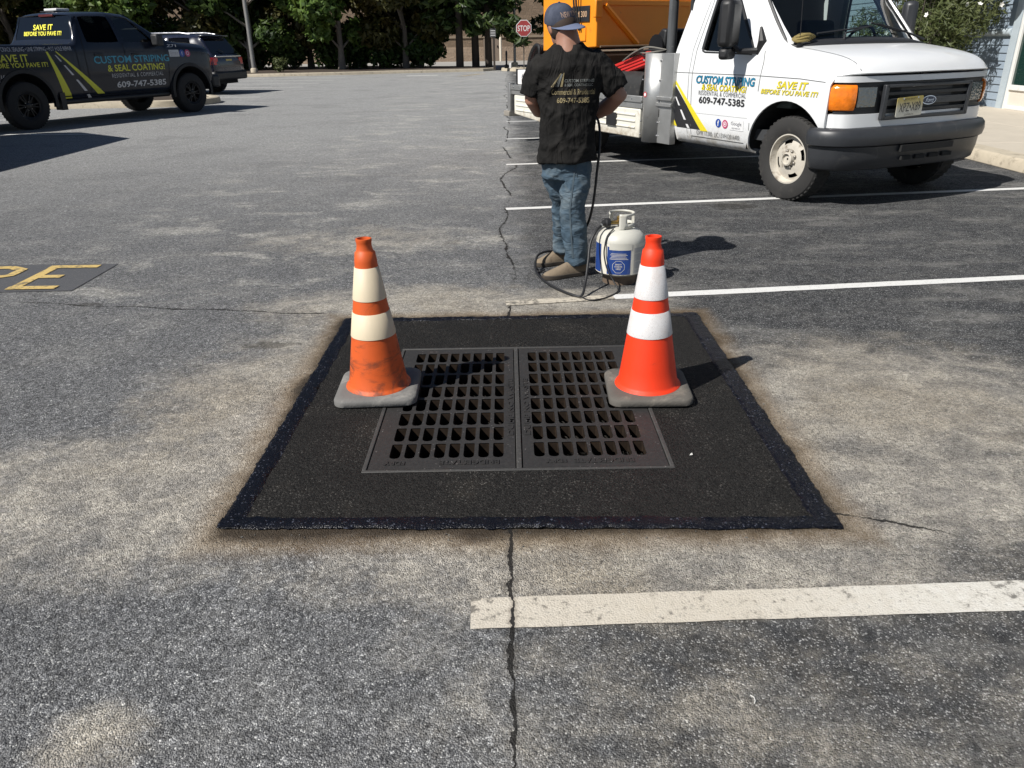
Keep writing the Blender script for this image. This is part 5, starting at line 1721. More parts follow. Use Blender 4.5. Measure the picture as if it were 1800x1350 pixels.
# wheels and dark underside
well(van, -.03, .41, .49, -.985, -.50, UNDER); well(van, -.03, .41, .49, .985, .50, UNDER)
b = MB(); b.box(-1.6, .55, -.80, .80, .40, .55); b.box(-5.3, -1.6, -.45, .45, .42, .60); b.build('chassis', UNDER, van)
wheel(van, 0, -.855, .375, .215, -1, TYRE, RIMW, 'steel', .225)
wheel(van, 0, .855, .375, .215, 1, TYRE, RIMW, 'steel', .225)
for s in (-1, 1):
    wheel(van, -4.02, s * .86, .375, .23, s, TYREB, RIMW, 'steel', .225)
    wheel(van, -4.02, s * .60, .375, .23, s, TYREB, RIMW, 'steel', .225)
# cab interior
INT = mat('cab_interior', (0.035, 0.037, 0.04), .8, var=.2)
b = MB(); b.rings([[(-.12, y, 1.33), (-.30, y, 1.345), (-.46, y, 1.24), (-.46, y, .8), (-.12, y, .8)] for y in (-.86, .86)], True, True); b.build('dashboard', mat('dash_green', (0.055, 0.075, 0.07), .7), van, bevel=.03)
b = MB(); b.tube([(-.58 + .06 * math.sin(a), .42 + .20 * math.cos(a), 1.33 + .17 * math.sin(a)) for a in [2 * PI * k / 24 for k in range(25)]], .014, 8); b.tube([(-.45, .42, 1.22), (-.58, .42, 1.33)], .03, 8); b.build('steering_wheel', INT, van, smooth=True)
for y in (-.45, .45):
    b = MB(); b.box(-1.22, -.72, y - .26, y + .26, .75, .98); b.rings([[(-1.18 - .10 * f, y - .25 + .02 * f, .95 + f * .62), (-1.05 - .10 * f, y - .25 + .02 * f, .95 + f * .62), (-1.05 - .10 * f, y + .25 - .02 * f, .95 + f * .62), (-1.18 - .10 * f, y + .25 - .02 * f, .95 + f * .62)] for f in (0, 1)], True, True)
    b.build('seat', INT, van, bevel=.04)
b = MB(); b.box(-1.5, -.3, -.9, .9, .5, .6); b.build('cab_floor', INT, van)
# big door mirrors
for s in (-1, 1):
    root_m = MB(); root_m.box(-.74, -.60, s * 1.14 - .135, s * 1.14 + .135, 1.33, 1.735)
    MM = Matrix.Translation((-.67, s * 1.20, 0)) @ Matrix.Rotation(.50 if s < 0 else .75, 4, 'Z') @ Matrix.Translation((.67, -s * 1.14, 0))
    root_m.v = [tuple(MM @ Vector(v)) for v in root_m.v]
    mo = root_m.build('door_mirror', PLASTIC if s > 0 else BLK, van, bevel=.045)
    b = MB(); b.box(-.72, -.62, s * 1.14 - .11, s * 1.14 + .11, 1.225, 1.325); b.v = [tuple(MM @ Vector(v)) for v in b.v]; b.build('spot_mirror', BLK, mo, bevel=.03)
    b = MB(); b.tube([(-.50, s * .985, 1.30), (-.62, s * 1.10, 1.295), (-.66, s * 1.16, 1.36)], [.028, .024, .022], 8); b.tube([(-.50, s * .97, 1.27), (-.46, s * .965, 1.38), (-.52, s * .95, 1.50)], [.03, .045, .012], 8); b.build('mirror_arm', BLK, mo, smooth=True)
# panel gaps
def side(path, w, m, name='panel_gap', off=.0022):
    p2, f2 = strip(path, w)
    decal(name, m, van, p2, f2, lambda x, z: (x, -1.0, z), bvv, DYv, off, .5, False)
side([(-1.365, .44), (-1.375, .75), (-1.385, 1.08), (-1.37, 1.30), (-1.26, 1.70), (-1.19, 1.98)], .007, SEAM)
side([(-1.43, .44), (-1.44, 1.08), (-1.43, 1.30), (-1.30, 1.75)], .005, SEAM)
side([(-1.365, .462), (-.50, .462)], .008, SEAM)
side([(-.49, .45), (-.485, .66)], .007, SEAM)
side([(-.40, .95), (-.385, 1.20), (-.40, 1.30)], .007, SEAM)
side([(-1.70, 1.085), (-1.0, 1.085), (-.4, 1.085), (.1, 1.075), (.44, 1.05)], .006, SEAM)
side([(-1.36, .70), (-.52, .70)], .004, mat('crease_shade', (.5, .5, .5), .5))  # not a gap: grey line paints the shade of a door crease
top_strip([(-.10, -.845), (.16, -.835), (.42, -.815), (.56, -.80)], .006, SEAM, 'hood_gap')
top_strip([(-.10, .845), (.16, .835), (.42, .815), (.56, .80)], .006, SEAM, 'hood_gap')
# window rubber drawn round the side glass
for s in (-1, 1):
    b = MB(); b.tube([(-1.28, s * .985, 1.30), (-1.24, s * .986, 1.283), (-.56, s * .984, 1.268), (-.535, s * .980, 1.30), (-.72, s * .945, 1.52), (-1.0, s * .885, 1.90), (-1.16, s * .883, 1.91), (-1.23, s * .935, 1.60), (-1.28, s * .985, 1.30)], .013, 6); b.build('window_seal', GRILLE, van, smooth=True)
b = MB(); b.box(-1.345, -1.30, -1.012, -.985, .945, 1.055); b.build('door_handle', GRILLE, van, bevel=.01)
o = MB(); o.lathe([(.016, 0), (.014, .006)], 12, Matrix.Translation((-1.325, -1.0, .905)) @ Matrix.Rotation(PI / 2, 4, 'X')); o.build('door_lock', GRILLE, van)
# lettering of the right-hand door and wing
def door_text(txt, h, w, F, z, m, bold=.0, shear=0.0, outline=None, spacing=1.0):
    for k, (mm, bd, off) in enumerate(([(outline, bold + .022, .0035)] if outline else []) + [(m, bold, .0060)]):
        pts, fs = text_geo(txt, h * 1.40, bd, shear, spacing, width=w)
        decal('lettering', mm, van, pts, fs, lambda x, y: (F + x, -1.0, z - h / 2 + y), bvv, DYv, off, .5, False)
door_text('CUSTOM STRIPING', .072, .86, -1.31, 1.028, TEAL, .02, .12, BLKV)
door_text('& SEAL COATING!', .056, .66, -1.215, .958, YEL, .02, .12, BLKV)
door_text('RESIDENTIAL & COMMERCIAL', .042, .70, -1.255, .902, BLKV, -.004, 0, None, 1.15)
door_text('609-747-5385', .064, .68, -1.245, .835, BLKV, .02)
door_text('SAVE IT', .060, .37, -.165, 1.018, YEL, .02, .2, mat('grey_outline', (.30, .29, .20), .5))
door_text('BEFORE YOU PAVE IT!', .040, .68, -.36, .955, YEL, .015, .2, MATS['grey_outline'])
door_text('GVW 17,000  LIC:13VH12016400', .046, .66, -1.27, .510, mat('grey_vinyl', (.16, .16, .155), .5), -.002)
def door_poly(quad, m, off=.003, nu=6, nv=6, name='road_decal'):
    pts, fs = gridpoly(quad, nu, nv)
    decal(name, m, van, pts, fs, lambda x, z: (x, -1.0, z), bvv, DYv, off, .5, False)
door_poly([(-1.735, .98), (-1.715, 1.02), (-1.19, .535), (-1.60, .535)], BLKV, .0025)
door_poly([(-1.725, .70), (-1.735, .98), (-1.55, .66), (-1.60, .535)], BLKV, .0027)
door_poly([(-1.725, 1.055), (-1.70, 1.055), (-1.085, .525), (-1.20, .525)], YEL, .0038)
door_poly([(-1.705, .71), (-1.722, .73), (-1.64, .545), (-1.60, .545)], YEL, .0042)
for f0, f1 in ((.05, .17), (.27, .47), (.57, .80), (.90, .99)):
    p, q = Vector((-1.715, .955)), Vector((-1.40, .535))
    a, c = p.lerp(q, f0), p.lerp(q, f1)
    door_poly([(a.x - .006 - .012 * f0, a.y), (a.x + .008 + .012 * f0, a.y), (c.x + .008 + .014 * f1, c.y), (c.x - .006 - .012 * f1, c.y)], WHTV, .0048, 1, 3, 'road_dash')
def round_sticker(cx, cz, r, m, glyph, gm, gw):
    pts, fs = disc(cx, cz, r)
    decal('sticker', m, van, pts, fs, lambda x, z: (x, -1.0, z), bvv, DYv, .004, .5, False)
    if glyph:
        pts, fs = text_geo(glyph, r * 1.7, .03, width=gw, align='CENTER')
        decal('sticker_mark', gm, van, pts, fs, lambda x, y: (cx + x, -1.0, cz - r * .6 + y), bvv, DYv, .006, .5, False)
round_sticker(-.925, .625, .042, mat('icon_blue', (.015, .06, .30), .4), 'f', WHTV, .025)
round_sticker(-.825, .622, .042, mat('icon_pink', (.45, .05, .14), .4, var=.5, scale=14), '', WHTV, .03)
for rr_, mm in ((.026, WHTV), (.019, MATS['icon_pink']), (.010, WHTV)):
    pts, fs = disc(-.825, .622, rr_, 16)
    decal('sticker_mark', mm, van, pts, fs, lambda x, z: (x, -1.0, z), bvv, DYv, .005 + (.03 - rr_) * .05, .5, False)
door_poly([(-.755, .575), (-.56, .575), (-.56, .675), (-.755, .675)], WHTV, .0036, 4, 2, 'sticker')
door_text('Google', .034, .15, -.735, .640, mat('grey_vinyl2', (.22, .22, .24), .5))
door_text('REVIEWS', .014, .12, -.72, .594, MATS['grey_vinyl2'])

# ------------------------------------------------------------------ flat bed behind the cab
PANELW = mat('cream_panel_paint', (0.68, 0.66, 0.58), 0.45, var=0.06, dirt=(0.33, 0.24, 0.14), dirt_amt=0.12, dirt_scale=6, low_dirt=((0.22, 0.15, 0.08), .36, .52))
DECK = mat('bed_deck', (0.03, 0.028, 0.026), .9, var=.4, scale=8, bump=.6, bump_scale=30)
b = MB(); b.box(-5.5, -1.85, -1.06, 1.06, .62, .70); b.build('bed_deck', DECK, van)
for s in (-1, 1):
    for z0, z1, o_ in ((.755, .825, .0), (.690, .755, -.014)):
        b = MB(); b.box(-5.45, -2.13, min(s * 1.075, s * (1.115 + o_)), max(s * 1.075, s * (1.115 + o_)), z0, z1); b.build('bed_rail', ALU, van, bevel=.006)
    for x0_, x1_, zb0, zb1 in ((-5.36, -4.52, .42, .36), (-3.36, -2.16, .37, .37)):
        b = MB()
        y = s * 1.10
        b.add([(x0_, y, zb0), (x1_, y, zb1), (x1_, y, .685), (x0_, y, .685), (x0_, s * 1.05, zb0), (x1_, s * 1.05, zb1), (x1_, s * 1.05, .685), (x0_, s * 1.05, .685)],
              [(0, 1, 2, 3), (7, 6, 5, 4), (0, 4, 5, 1), (1, 5, 6, 2), (2, 6, 7, 3), (3, 7, 4, 0)])
        sp = b.build('side_panel', PANELW, van, bevel=.012)
        for k in range(3):
            z = .615 - k * .068
            t = MB(); t.rings([[(xx, s * (1.099 + .013 * math.sin(a)), z + .014 * math.cos(a)) for a in [PI * j / 6 for j in range(7)]] for xx in (x0_ + .07, x1_ - .08)], True, True); t.build('rib', PANELW, sp, smooth=True)
    for x in [-5.35 + .19 * k for k in range(17)]:
        b = MB(); b.ball((x, s * 1.116, .79), (.010, .006, .010), 5); b.build('rivet', CHROME, van)
b = MB(); b.box(-5.52, -5.44, -1.13, -1.05, .44, .845); b.build('corner_post', ALU, van, bevel=.006)
b = MB(); b.box(-5.52, -5.44, 1.05, 1.13, .44, .845); b.build('corner_post', ALU, van, bevel=.006)
b = MB(); b.box(-5.62, -5.44, -1.15, 1.15, .38, .455); b.build('rear_step', mat('weathered_wood', (.24, .22, .19), .9, var=.2, scale=12), van, bevel=.008)
b = MB(); b.box(-5.50, -5.46, -1.05, 1.05, .46, .82); b.build('tailboard', ALU, van, bevel=.006)
b = MB(); b.box(-2.82, -2.62, -1.128, -1.09, .47, .62); b.build('black_bracket', BLK, van, bevel=.006)
# curved aluminium guard behind the cab
b = MB()
n = 16
rr = []
for z in (.34, .345, 1.27, 1.275):
    row = []
    for k in range(n + 1):
        a = R(-28 + 146 * k / n)
        row.append((-2.005 - .15 * math.cos(a) * (1), -.985 - .155 * math.sin(a), z))
    row += [(-1.80, -1.00, z), (-1.80, -.95, z)]
    rr.append(row)
b.rings(rr[1:3], False, False)
o = b.build('corner_guard', ALU, van, smooth=True, angle=50); q = o.modifiers.new('s', 'SOLIDIFY'); q.thickness = .004
b = MB(); b.box(-1.90, -1.64, -1.06, -.98, .345, 1.272); b.build('guard_plate', ALU, van, bevel=.004)
for z in (.42, .56, .78, 1.0, 1.2):
    for x, y in ((-1.87, -1.066), (-2.13, -1.105)):
        b = MB(); b.ball((x, y, z), .010, 5); b.build('rivet', CHROME, van)
for z in (.735, .80):
    b = MB(); b.box(-1.90, -1.63, -1.085, -1.062, z, z + .035); b.build('hinge_strap', ALU, van, bevel=.004)
pts, fs = disc(-2.02, .85, .030)
decal('red_sticker', mat('sticker_red', (.45, .05, .06), .5), van, pts, fs, lambda x, z: (x, -1.1415, z))
pts, fs = disc(-2.02, .85, .018)
decal('sticker_mark', WHTV, van, pts, fs, lambda x, z: (x, -1.143, z))
b = MB(); b.tube([(-2.05, -.80, .70), (-2.05, -.80, 1.30), (-2.05, -.80, 1.80), (-1.98, -.76, 1.84), (-1.72, -.60, 1.84)], [.055, .055, .052, .052, .05], 16); b.build('exhaust_post', mat('grey_post', (.09, .095, .10), .6, metal=.3, dirt=(.3, .3, .29), dirt_amt=.12, dirt_scale=14), van, smooth=True)

# ================================================================== load on the bed
def on_van(o):
    o.matrix_world = Matrix.LocRotScale(Vector((3.443, 7.777, 0)), Matrix.Rotation(VA - PI / 2, 3, 'Z').to_quaternion(), None)
    return o
ORANGE = mat('machine_orange', (0.80, 0.27, 0.012), .42, var=.06, scale=3, dirt=(.35, .12, .02), dirt_amt=.06, dirt_scale=5)
mach = on_van(thing('crack_sealer', (0, 0, 0), 0, 'orange crack sealing machine standing on the truck bed behind the worker', 'machine'))
mach.matrix_world = mach.matrix_world @ Matrix.Translation((-3.42, -.92, 0)) @ Matrix.Rotation(R(7), 4, 'Z') @ Matrix.Translation((3.42, .92, 0))
b = MB()
b.add([(-4.55, -.92, 1.28), (-3.42, -.92, 1.33), (-3.42, .85, 1.33), (-4.55, .85, 1.28), (-4.55, -.92, 2.35), (-3.42, -.92, 2.35), (-3.42, .85, 2.35), (-4.55, .85, 2.35)],
      [(0, 3, 2, 1), (4, 5, 6, 7), (0, 1, 5, 4), (1, 2, 6, 5), (2, 3, 7, 6), (3, 0, 4, 7)])
b.build('tank_body', ORANGE, mach, bevel=.012)
b = MB(); b.box(-3.42, -3.395, -.92, .85, 1.80, 1.86); b.build('stiffener', ORANGE, mach, bevel=.004)
b = MB(); b.tube([(-3.41, -.80, 1.80), (-3.41, -.25, 1.36)], .035, 6); b.build('diagonal_brace', ORANGE, mach)
b = MB(); b.box(-3.44, -3.38, -.97, -.86, 1.66, 1.86); b.build('latch_plate', ORANGE, mach, bevel=.012)
b = MB(); b.box(-3.90, -3.55, -.935, -.918, 1.62, 1.80); pl_ = b.build('name_plate', BLKV, mach, bevel=.003)
pts, fs = text_geo('KM 300', .095, .01, width=.26, align='CENTER')
decal('lettering', mat('plate_gold', (.55, .36, .22), .5), pl_, pts, fs, lambda x, y: (-3.725 + x, -.9375, 1.675 + y))
for k in range(2):
    b = MB(); b.tube(cat_rom([(-3.72 - .06 * k, -.98, 2.3), (-3.74 - .05 * k, -1.0, 1.9), (-3.72 - .04 * k, -.98, 1.66), (-3.70 - .03 * k, -.95, 1.52)], 5), .012, 6); b.build('hose', BLK, mach, smooth=True)
b = MB(); b.box(-3.80, -3.62, -.935, -.918, 1.40, 1.56); b.build('latch', ORANGE, mach, bevel=.004)
for z in (1.335, 1.235):
    b = MB(); b.tube([(-3.30, -.95, z), (-3.30, .85, z + .0)], .013, 8); b.build('rail_pipe', mat('rail_steel', (.22, .16, .10), .5, metal=.5), mach)
b = MB(); b.box(-4.5, -3.45, -.75, .75, .70, 1.26); b.build('burner_box', mat('burner_brown', (.10, .045, .012), .7, var=.3), mach)
for x in (-4.5, -3.46):
    for y in (-.86, .80):
        b = MB(); b.box(x - .03, x + .03, y - .03, y + .03, .70, 1.30); b.build('leg', DARKM, mach)
red = on_van(thing('red_crate', (0, 0, 0), 0, 'red ribbed plastic crate tilted among hoses on the truck bed', 'crate'))
RED = mat('crate_red', (.52, .025, .022), .45, var=.12, dirt=(.2, .02, .02), dirt_amt=.1)
MR = Matrix.Translation((-2.72, -.93, 1.14)) @ Matrix.Rotation(R(-13), 4, 'Y')
b = MB(); b.box(-.28, .42, .0, .45, -.10, .055, MR); b.build('body', RED, red, bevel=.01)
for k in range(4):
    b = MB(); b.box(-.29, .42, -.012, .004, -.085 + k * .035, -.068 + k * .035, MR); b.build('rib', RED, red, bevel=.003)
tarp = on_van(thing('rubber_heap', (0, 0, 0), 0, 'heap of black tarry rubber sheet lying on the bed by the guard', 'heap'))
b = MB()
rr = []
rg = random.Random(3)
for i, f in enumerate([-3.45 + k * .12 for k in range(11)]):
    row = []
    for y, z in ((-1.06, .70), (-1.065, .80), (-1.055, .92), (-1.03, 1.02), (-.96, 1.07), (-.75, 1.06), (-.5, .95), (-.3, .72)):
        row.append((f, y + rg.uniform(-.012, .012), z + rg.uniform(-.02, .02)))
    rr.append(row)
b.rings(rr, True, True)
b.build('sheet', mat('tarry_rubber', (.018, .018, .018), .7, var=.4, scale=12, dirt=(.10, .09, .075), dirt_amt=.1, dirt_scale=14, bump=.8, bump_scale=40), tarp, smooth=True, angle=60)
pump = on_van(thing('pump_unit', (0, 0, 0), 0, 'black pump with belt guard and cables between orange machine and cab', 'pump'))
b = MB(); b.add([(-2.55, -.85, 1.20), (-2.18, -.85, 1.52), (-2.10, -.85, 1.50), (-2.15, -.85, 1.10), (-2.55, -.45, 1.20), (-2.18, -.45, 1.52), (-2.10, -.45, 1.50), (-2.15, -.45, 1.10)], [(0, 1, 2, 3), (7, 6, 5, 4), (0, 4, 5, 1), (1, 5, 6, 2), (2, 6, 7, 3), (3, 7, 4, 0)]); b.build('belt_guard', BLK, pump, bevel=.02)
b = MB(); b.lathe([(.02, 0), (.13, .0), (.13, .25), (.02, .25)], 18, Matrix.Translation((-2.25, -.62, 1.33)) @ Matrix.Rotation(PI / 2, 4, 'X')); b.build('motor', DARKM, pump, smooth=True, angle=40)
b = MB(); b.box(-2.5, -2.1, -.85, -.4, .70, 1.2); b.build('stand', DARKM, pump)
for k in range(4):
    b = MB(); b.tube(cat_rom([(-2.75 + .05 * k, -.96, 1.18 + .012 * k), (-2.5, -.99 + .02 * k, 1.27), (-2.25, -.98, 1.33 - .03 * k), (-2.0, -.9, 1.30)], 6), .009, 6); b.build('cable', BLK if k % 2 else mat('grey_cable', (.16, .15, .13), .7), pump, smooth=True)
bx = on_van(thing('white_bin', (0, 0, 0), 0, 'white lettered box with black side on the bed rail left of the worker', 'box'))
b = MB(); b.box(-5.30, -4.86, -1.07, -.78, .83, 1.03); b.build('body', SWHT, bx, bevel=.01)
b = MB(); b.box(-5.345, -5.302, -1.075, -.775, .828, 1.04); b.build('side', BLK, bx, bevel=.006)
pts, fs = text_geo('ADPA', .085, .0, width=.22)
decal('lettering', mat('ink', (.05, .06, .10), .6), bx, pts, fs, lambda x, y: (-5.17 + x, -1.0725, .92 + y))
wand = on_van(thing('burner_hose_reel', (0, 0, 0), 0, 'dark coiled hose bundle hung beside the orange machine', 'hose reel'))
for k in range(5):
    b = MB(); b.tube([(-5.02 + (.26 - .02 * k) * math.cos(a) * .55 + .10 * math.sin(a), -.95 + .03 * k, 1.16 + (.20 - .01 * k) * math.sin(a)) for a in [2 * PI * q / 18 for q in range(19)]], .022, 7)
    b.build('coil', mat('hose_maroon', (.045, .018, .02), .6, var=.3) if k % 2 else BLK, wand, smooth=True)
b = MB(); b.box(-5.1, -4.9, -.86, -.80, .70, 1.3); b.build('bracket', DARKM, wand)
# ================================================================== dark pickup on the left
PB = R(25.4)
PO = (-8.99 - math.cos(PB), 15.39 + math.sin(PB), 0)
NAVY = mat('dark_slate_paint', (0.011, 0.0145, 0.024), 0.17, var=0.04, scale=1.5, coat=0.15, spec=.35)
pk = thing('pickup_truck', PO, PI / 2 - PB, 'dark slate pickup truck with teal and yellow lettering on its doors', 'pickup')
def lo(x, zb=.46):
    return [(x, .80, zb), (x, .93, zb + .02), (x, .985, .70), (x, .995, 1.10), (x, .975, 1.36)]
bed = lambda x: lo(x) + [(x, .955, 1.455), (x, .90, 1.47), (x, .84, 1.45), (x, .80, .95), (x, 0, .93)]
S = [bed(-1.28), bed(-1.05), bed(-.2), bed(.5), bed(1.10), bed(1.20)]
S.append(lo(1.245) + [(1.245, .955, 1.455), (1.245, .90, 1.49), (1.245, .84, 1.51), (1.245, .50, 1.52), (1.245, 0, 1.52)])          # foot of the cab
S.append(lo(1.30) + [(1.30, .950, 1.47), (1.31, .925, 1.53), (1.31, .84, 1.55), (1.30, .50, 1.56), (1.29, 0, 1.56)])
S.append(lo(1.40) + [(1.41, .948, 1.49), (1.46, .80, 1.95), (1.46, .72, 1.985), (1.44, .45, 2.0), (1.43, 0, 2.0)])                   # head of the rear window
S.append(lo(1.52) + [(1.53, .948, 1.50), (1.56, .79, 1.975), (1.54, .70, 2.035), (1.50, .42, 2.055), (1.49, 0, 2.06)])
S.append(lo(2.28) + [(2.30, .948, 1.50), (2.24, .785, 1.985), (2.2, .70, 2.055), (2.2, .42, 2.075), (2.2, 0, 2.08)])
S.append(lo(2.42) + [(2.42, .948, 1.50), (2.34, .785, 1.985), (2.32, .70, 2.055), (2.3, .42, 2.075), (2.3, 0, 2.08)])
S.append(lo(3.20) + [(3.20, .945, 1.50), (2.72, .785, 1.965), (2.62, .70, 2.035), (2.56, .42, 2.055), (2.55, 0, 2.06)])
S.append(lo(3.38) + [(3.40, .945, 1.485), (2.86, .775, 1.945), (2.76, .69, 2.015), (2.70, .42, 2.04), (2.69, 0, 2.045)])
S.append(lo(3.55) + [(3.58, .94, 1.42), (3.52, .90, 1.475), (3.48, .82, 1.50), (3.52, .45, 1.53), (3.54, 0, 1.535)])
S.append(lo(4.15) + [(4.15, .94, 1.39), (4.15, .87, 1.445), (4.15, .76, 1.465), (4.18, .45, 1.49), (4.2, 0, 1.50)])
S.append(lo(4.58) + [(4.58, .93, 1.36), (4.60, .86, 1.425), (4.62, .74, 1.445), (4.66, .42, 1.465), (4.68, 0, 1.47)])
S.append([(4.72, .80, .58), (4.72, .90, .60), (4.74, .94, .72), (4.72, .94, 1.08), (4.73, .93, 1.22), (4.72, .91, 1.31), (4.75, .84, 1.355), (4.78, .73, 1.37), (4.82, .42, 1.38), (4.84, 0, 1.385)])
drop = {(7, 7), (7, 8), (9, 5), (11, 5), (13, 7), (13, 8)}
vs, fs = net_shell(S, drop)
cut = []
for s in (-1, 1):
    y0, y1 = (-1.3, -.5) if s < 0 else (.5, 1.3)
    cut += [cutter(0.0, .47, .53, y0, y1, pk), cutter(4.02, .47, .53, y0, y1, pk)]
shell = shell_part('cab_and_bed', vs, fs, NAVY, pk, 2, .02, cut)
for c in cut:
    bpy.data.objects.remove(c)
NAVYG = glass_mat('dark_tint', (0.035, 0.04, 0.045), .14)
SMOKE = glass_mat('front_side_glass', (0.28, 0.34, 0.32), 1.6)
for s in (-1, 1):
    pane('rear_door_window', [(1.46, s * .935, 1.48), (2.32, s * .935, 1.48), (2.30, s * .778, 1.985), (1.50, s * .788, 1.98)], NAVYG, pk)
    pane('front_door_window', [(2.38, s * .933, 1.48), (3.28, s * .933, 1.475), (2.76, s * .780, 1.965), (2.36, s * .780, 1.985)], SMOKE, pk)
    well(pk, 0, .47, .545, s * .97, s * .48, UNDER); well(pk, 4.02, .47, .545, s * .95, s * .45, UNDER)
    for x in (0, 4.02):
        wheel(pk, x, s * .86, .425, .28, s, TYREB, RIMB, 6, .235)
    # wheel arch mouldings
    for x in (0, 4.02):
        b = MB()
        rr = []
        for k in range(25):
            a = PI * (k / 24) * 1.12 - PI * .06
            c, z = math.cos(a), math.sin(a)
            rr.append([(x + .525 * c, s * .965, .47 + .525 * z), (x + .525 * c, s * 1.035, .47 + .525 * z), (x + .590 * c, s * 1.030, .47 + .590 * z), (x + .610 * c, s * .965, .47 + .610 * z)])
        b.rings(rr, True, True); b.build('arch_moulding', mat('arch_black', (.010, .010, .011), .6), pk, smooth=True, angle=40)
    b = MB(); b.tube([(.7, s * .90, .44), (3.4, s * .90, .44)], .05, 10); b.build('side_step', BLK, pk, smooth=True)
    mb_ = MB(); mb_.box(3.06, 3.24, s * 1.12 - .10, s * 1.12 + .10, 1.42, 1.66); mo = mb_.build('door_mirror', GRILLE, pk, bevel=.04)
    b = MB(); b.box(3.16, 3.26, min(s * .93, s * 1.08), max(s * .93, s * 1.08), 1.42, 1.50); b.build('mirror_arm', BLK, mo, bevel=.01)
    for x in (1.62, 2.52):
        b = MB(); b.box(x, x + .20, s * 1.0 - .016, s * 1.0 + .016, 1.255, 1.295); b.build('door_handle', BLK, pk, bevel=.008)
pane('rear_window', [(1.295, -.88, 1.55), (1.295, .88, 1.55), (1.455, .80, 2.0), (1.455, -.80, 2.0)], NAVYG, pk)
pane('windscreen', [(3.50, -.86, 1.50), (3.50, .86, 1.50), (2.74, .72, 2.04), (2.74, -.72, 2.04)], WGLASS, pk)
b = MB(); b.box(1.42, 1.48, -.30, .12, 1.985, 2.03); b.build('brake_light', mat('brake_red', (.09, .008, .008), .3), pk, bevel=.008)
b = MB(); b.box(1.52, 2.9, -.80, .80, .60, .70); b.build('cab_floor', INT, pk)
for x in (1.65, 2.55):
    for y in (-.42, .42):
        b = MB(); b.box(x, x + .5, y - .27, y + .27, .8, 1.05); b.rings([[(x - .02 - .10 * f, y - .25, 1.0 + f * .66), (x + .12 - .10 * f, y - .25, 1.0 + f * .66), (x + .12 - .10 * f, y + .25, 1.0 + f * .66), (x - .02 - .10 * f, y + .25, 1.0 + f * .66)] for f in (0, 1)], True, True); b.build('seat', INT, pk, bevel=.04)
b = MB(); b.box(3.05, 3.45, -.82, .82, 1.1, 1.45); b.build('dashboard', INT, pk, bevel=.05)
b = MB(); b.box(1.62, 1.95, -.10, .32, 2.075, 2.10); b.build('roof_pad', BLK, pk, bevel=.01)
b = MB(); b.box(1.70, 2.0, -.08, .30, 2.10, 2.150); b.build('roof_beacon', mat('beacon_white', (.65, .65, .66), .3), pk, bevel=.015)
b = MB(); b.box(4.70, 4.95, -.98, .98, .50, .78); b.build('front_bumper', BLK, pk, bevel=.05)
b = MB(); b.box(4.70, 4.80, -.86, .86, .78, 1.24); b.build('grille', GRILLE, pk, bevel=.02)
b = MB(); b.box(-1.34, -1.27, -.95, .95, .62, 1.45); b.build('tailgate', NAVY, pk, bevel=.03)
b = MB(); b.box(-1.48, -1.30, -.98, .98, .48, .66); b.build('rear_bumper', CHROME, pk, bevel=.03)
for s in (-1, 1):
    b = MB(); b.box(-1.31, -1.20, s * .93 - .07, s * .93 + .07, 1.02, 1.38); b.build('tail_lamp', MATS['brake_red'], pk, bevel=.03)
    b = MB(); b.box(4.60, 4.76, s * .86 - .10, s * .86 + .10, 1.08, 1.22); b.build('headlamp', LENS, pk, bevel=.03)
b = MB(); b.box(-1.1, 4.6, -.70, .70, .42, .60); b.build('chassis', UNDER, pk)
b = MB(); b.box(.05, .16, -1.0, -.8, .30, .62); b.v = [(x + .62, y, z) for x, y, z in b.v]; b.build('mud_flap', BLK, pk)
bvp = bvh_of([shell])
DR = Vector((0, 1, 0))
def pk_side(pts, fs, m, name, off=.003):
    decal(name, m, pk, pts, fs, lambda x, z: (x, -1.0, z), bvp, DR, off, .5, False)
def pk_strip(path, w, m, name, off=.0025):
    p2, f2 = strip(path, w); pk_side(p2, f2, m, name, off)
GAP = mat('dark_gap', (.004, .004, .005), .9)
for path in ([(1.225, .50), (1.225, 1.44)], [(1.40, .55), (1.40, 1.2), (1.42, 1.48), (1.52, 1.97)], [(2.36, .50), (2.36, 1.48)], [(3.40, .55), (3.44, 1.0), (3.42, 1.46)], [(1.40, .53), (3.40, .53)]):
    pk_strip(path, .012, GAP, 'panel_gap')
TEALP = mat('teal_vinyl_dark', (0.05, 0.30, 0.42), 0.5)
YELP = mat('lime_vinyl', (0.62, 0.62, 0.05), 0.5, var=.06)
SILV = mat('silver_vinyl', (0.55, 0.55, 0.56), 0.5)
def pk_text(txt, h, w, F, z, m, bold=.01, shear=0.0, spacing=1.0):
    pts, fs = text_geo(txt, h * 1.40, bold, shear, spacing, width=w)
    pk_side([(F + x, z - h / 2 + y) for x, y in pts], fs, m, 'lettering', .004)
pk_text('CUSTOM STRIPING', .135, 1.90, 1.58, 1.185, TEALP, .015)
pk_text('& SEAL COATING!', .125, 1.46, 1.86, 1.02, YELP, .015)
pk_text('RESIDENTIAL & COMMERCIAL', .080, 1.32, 1.93, .875, SILV, -.004, 0, 1.2)
pk_text('609-747-5385', .115, 1.28, 2.02, .70, SILV, .02)
pk_text('CRACK SEALING \u2022 LINE STRIPING \u2022 POT HOLE REPAIR', .075, 1.42, -.27, 1.405, SILV, -.004)
pk_text('SAVE IT', .125, .62, -.42, 1.255, YELP, .015)
pk_text('BEFORE YOU PAVE IT!', .080, 1.18, -.62, 1.135, YELP, .012)
pk_text('LIC:13VH12016400', .062, .80, -.98, .95, SILV, -.002)
pk_text('GVW 7,100', .060, .42, -.58, .86, SILV, -.002)
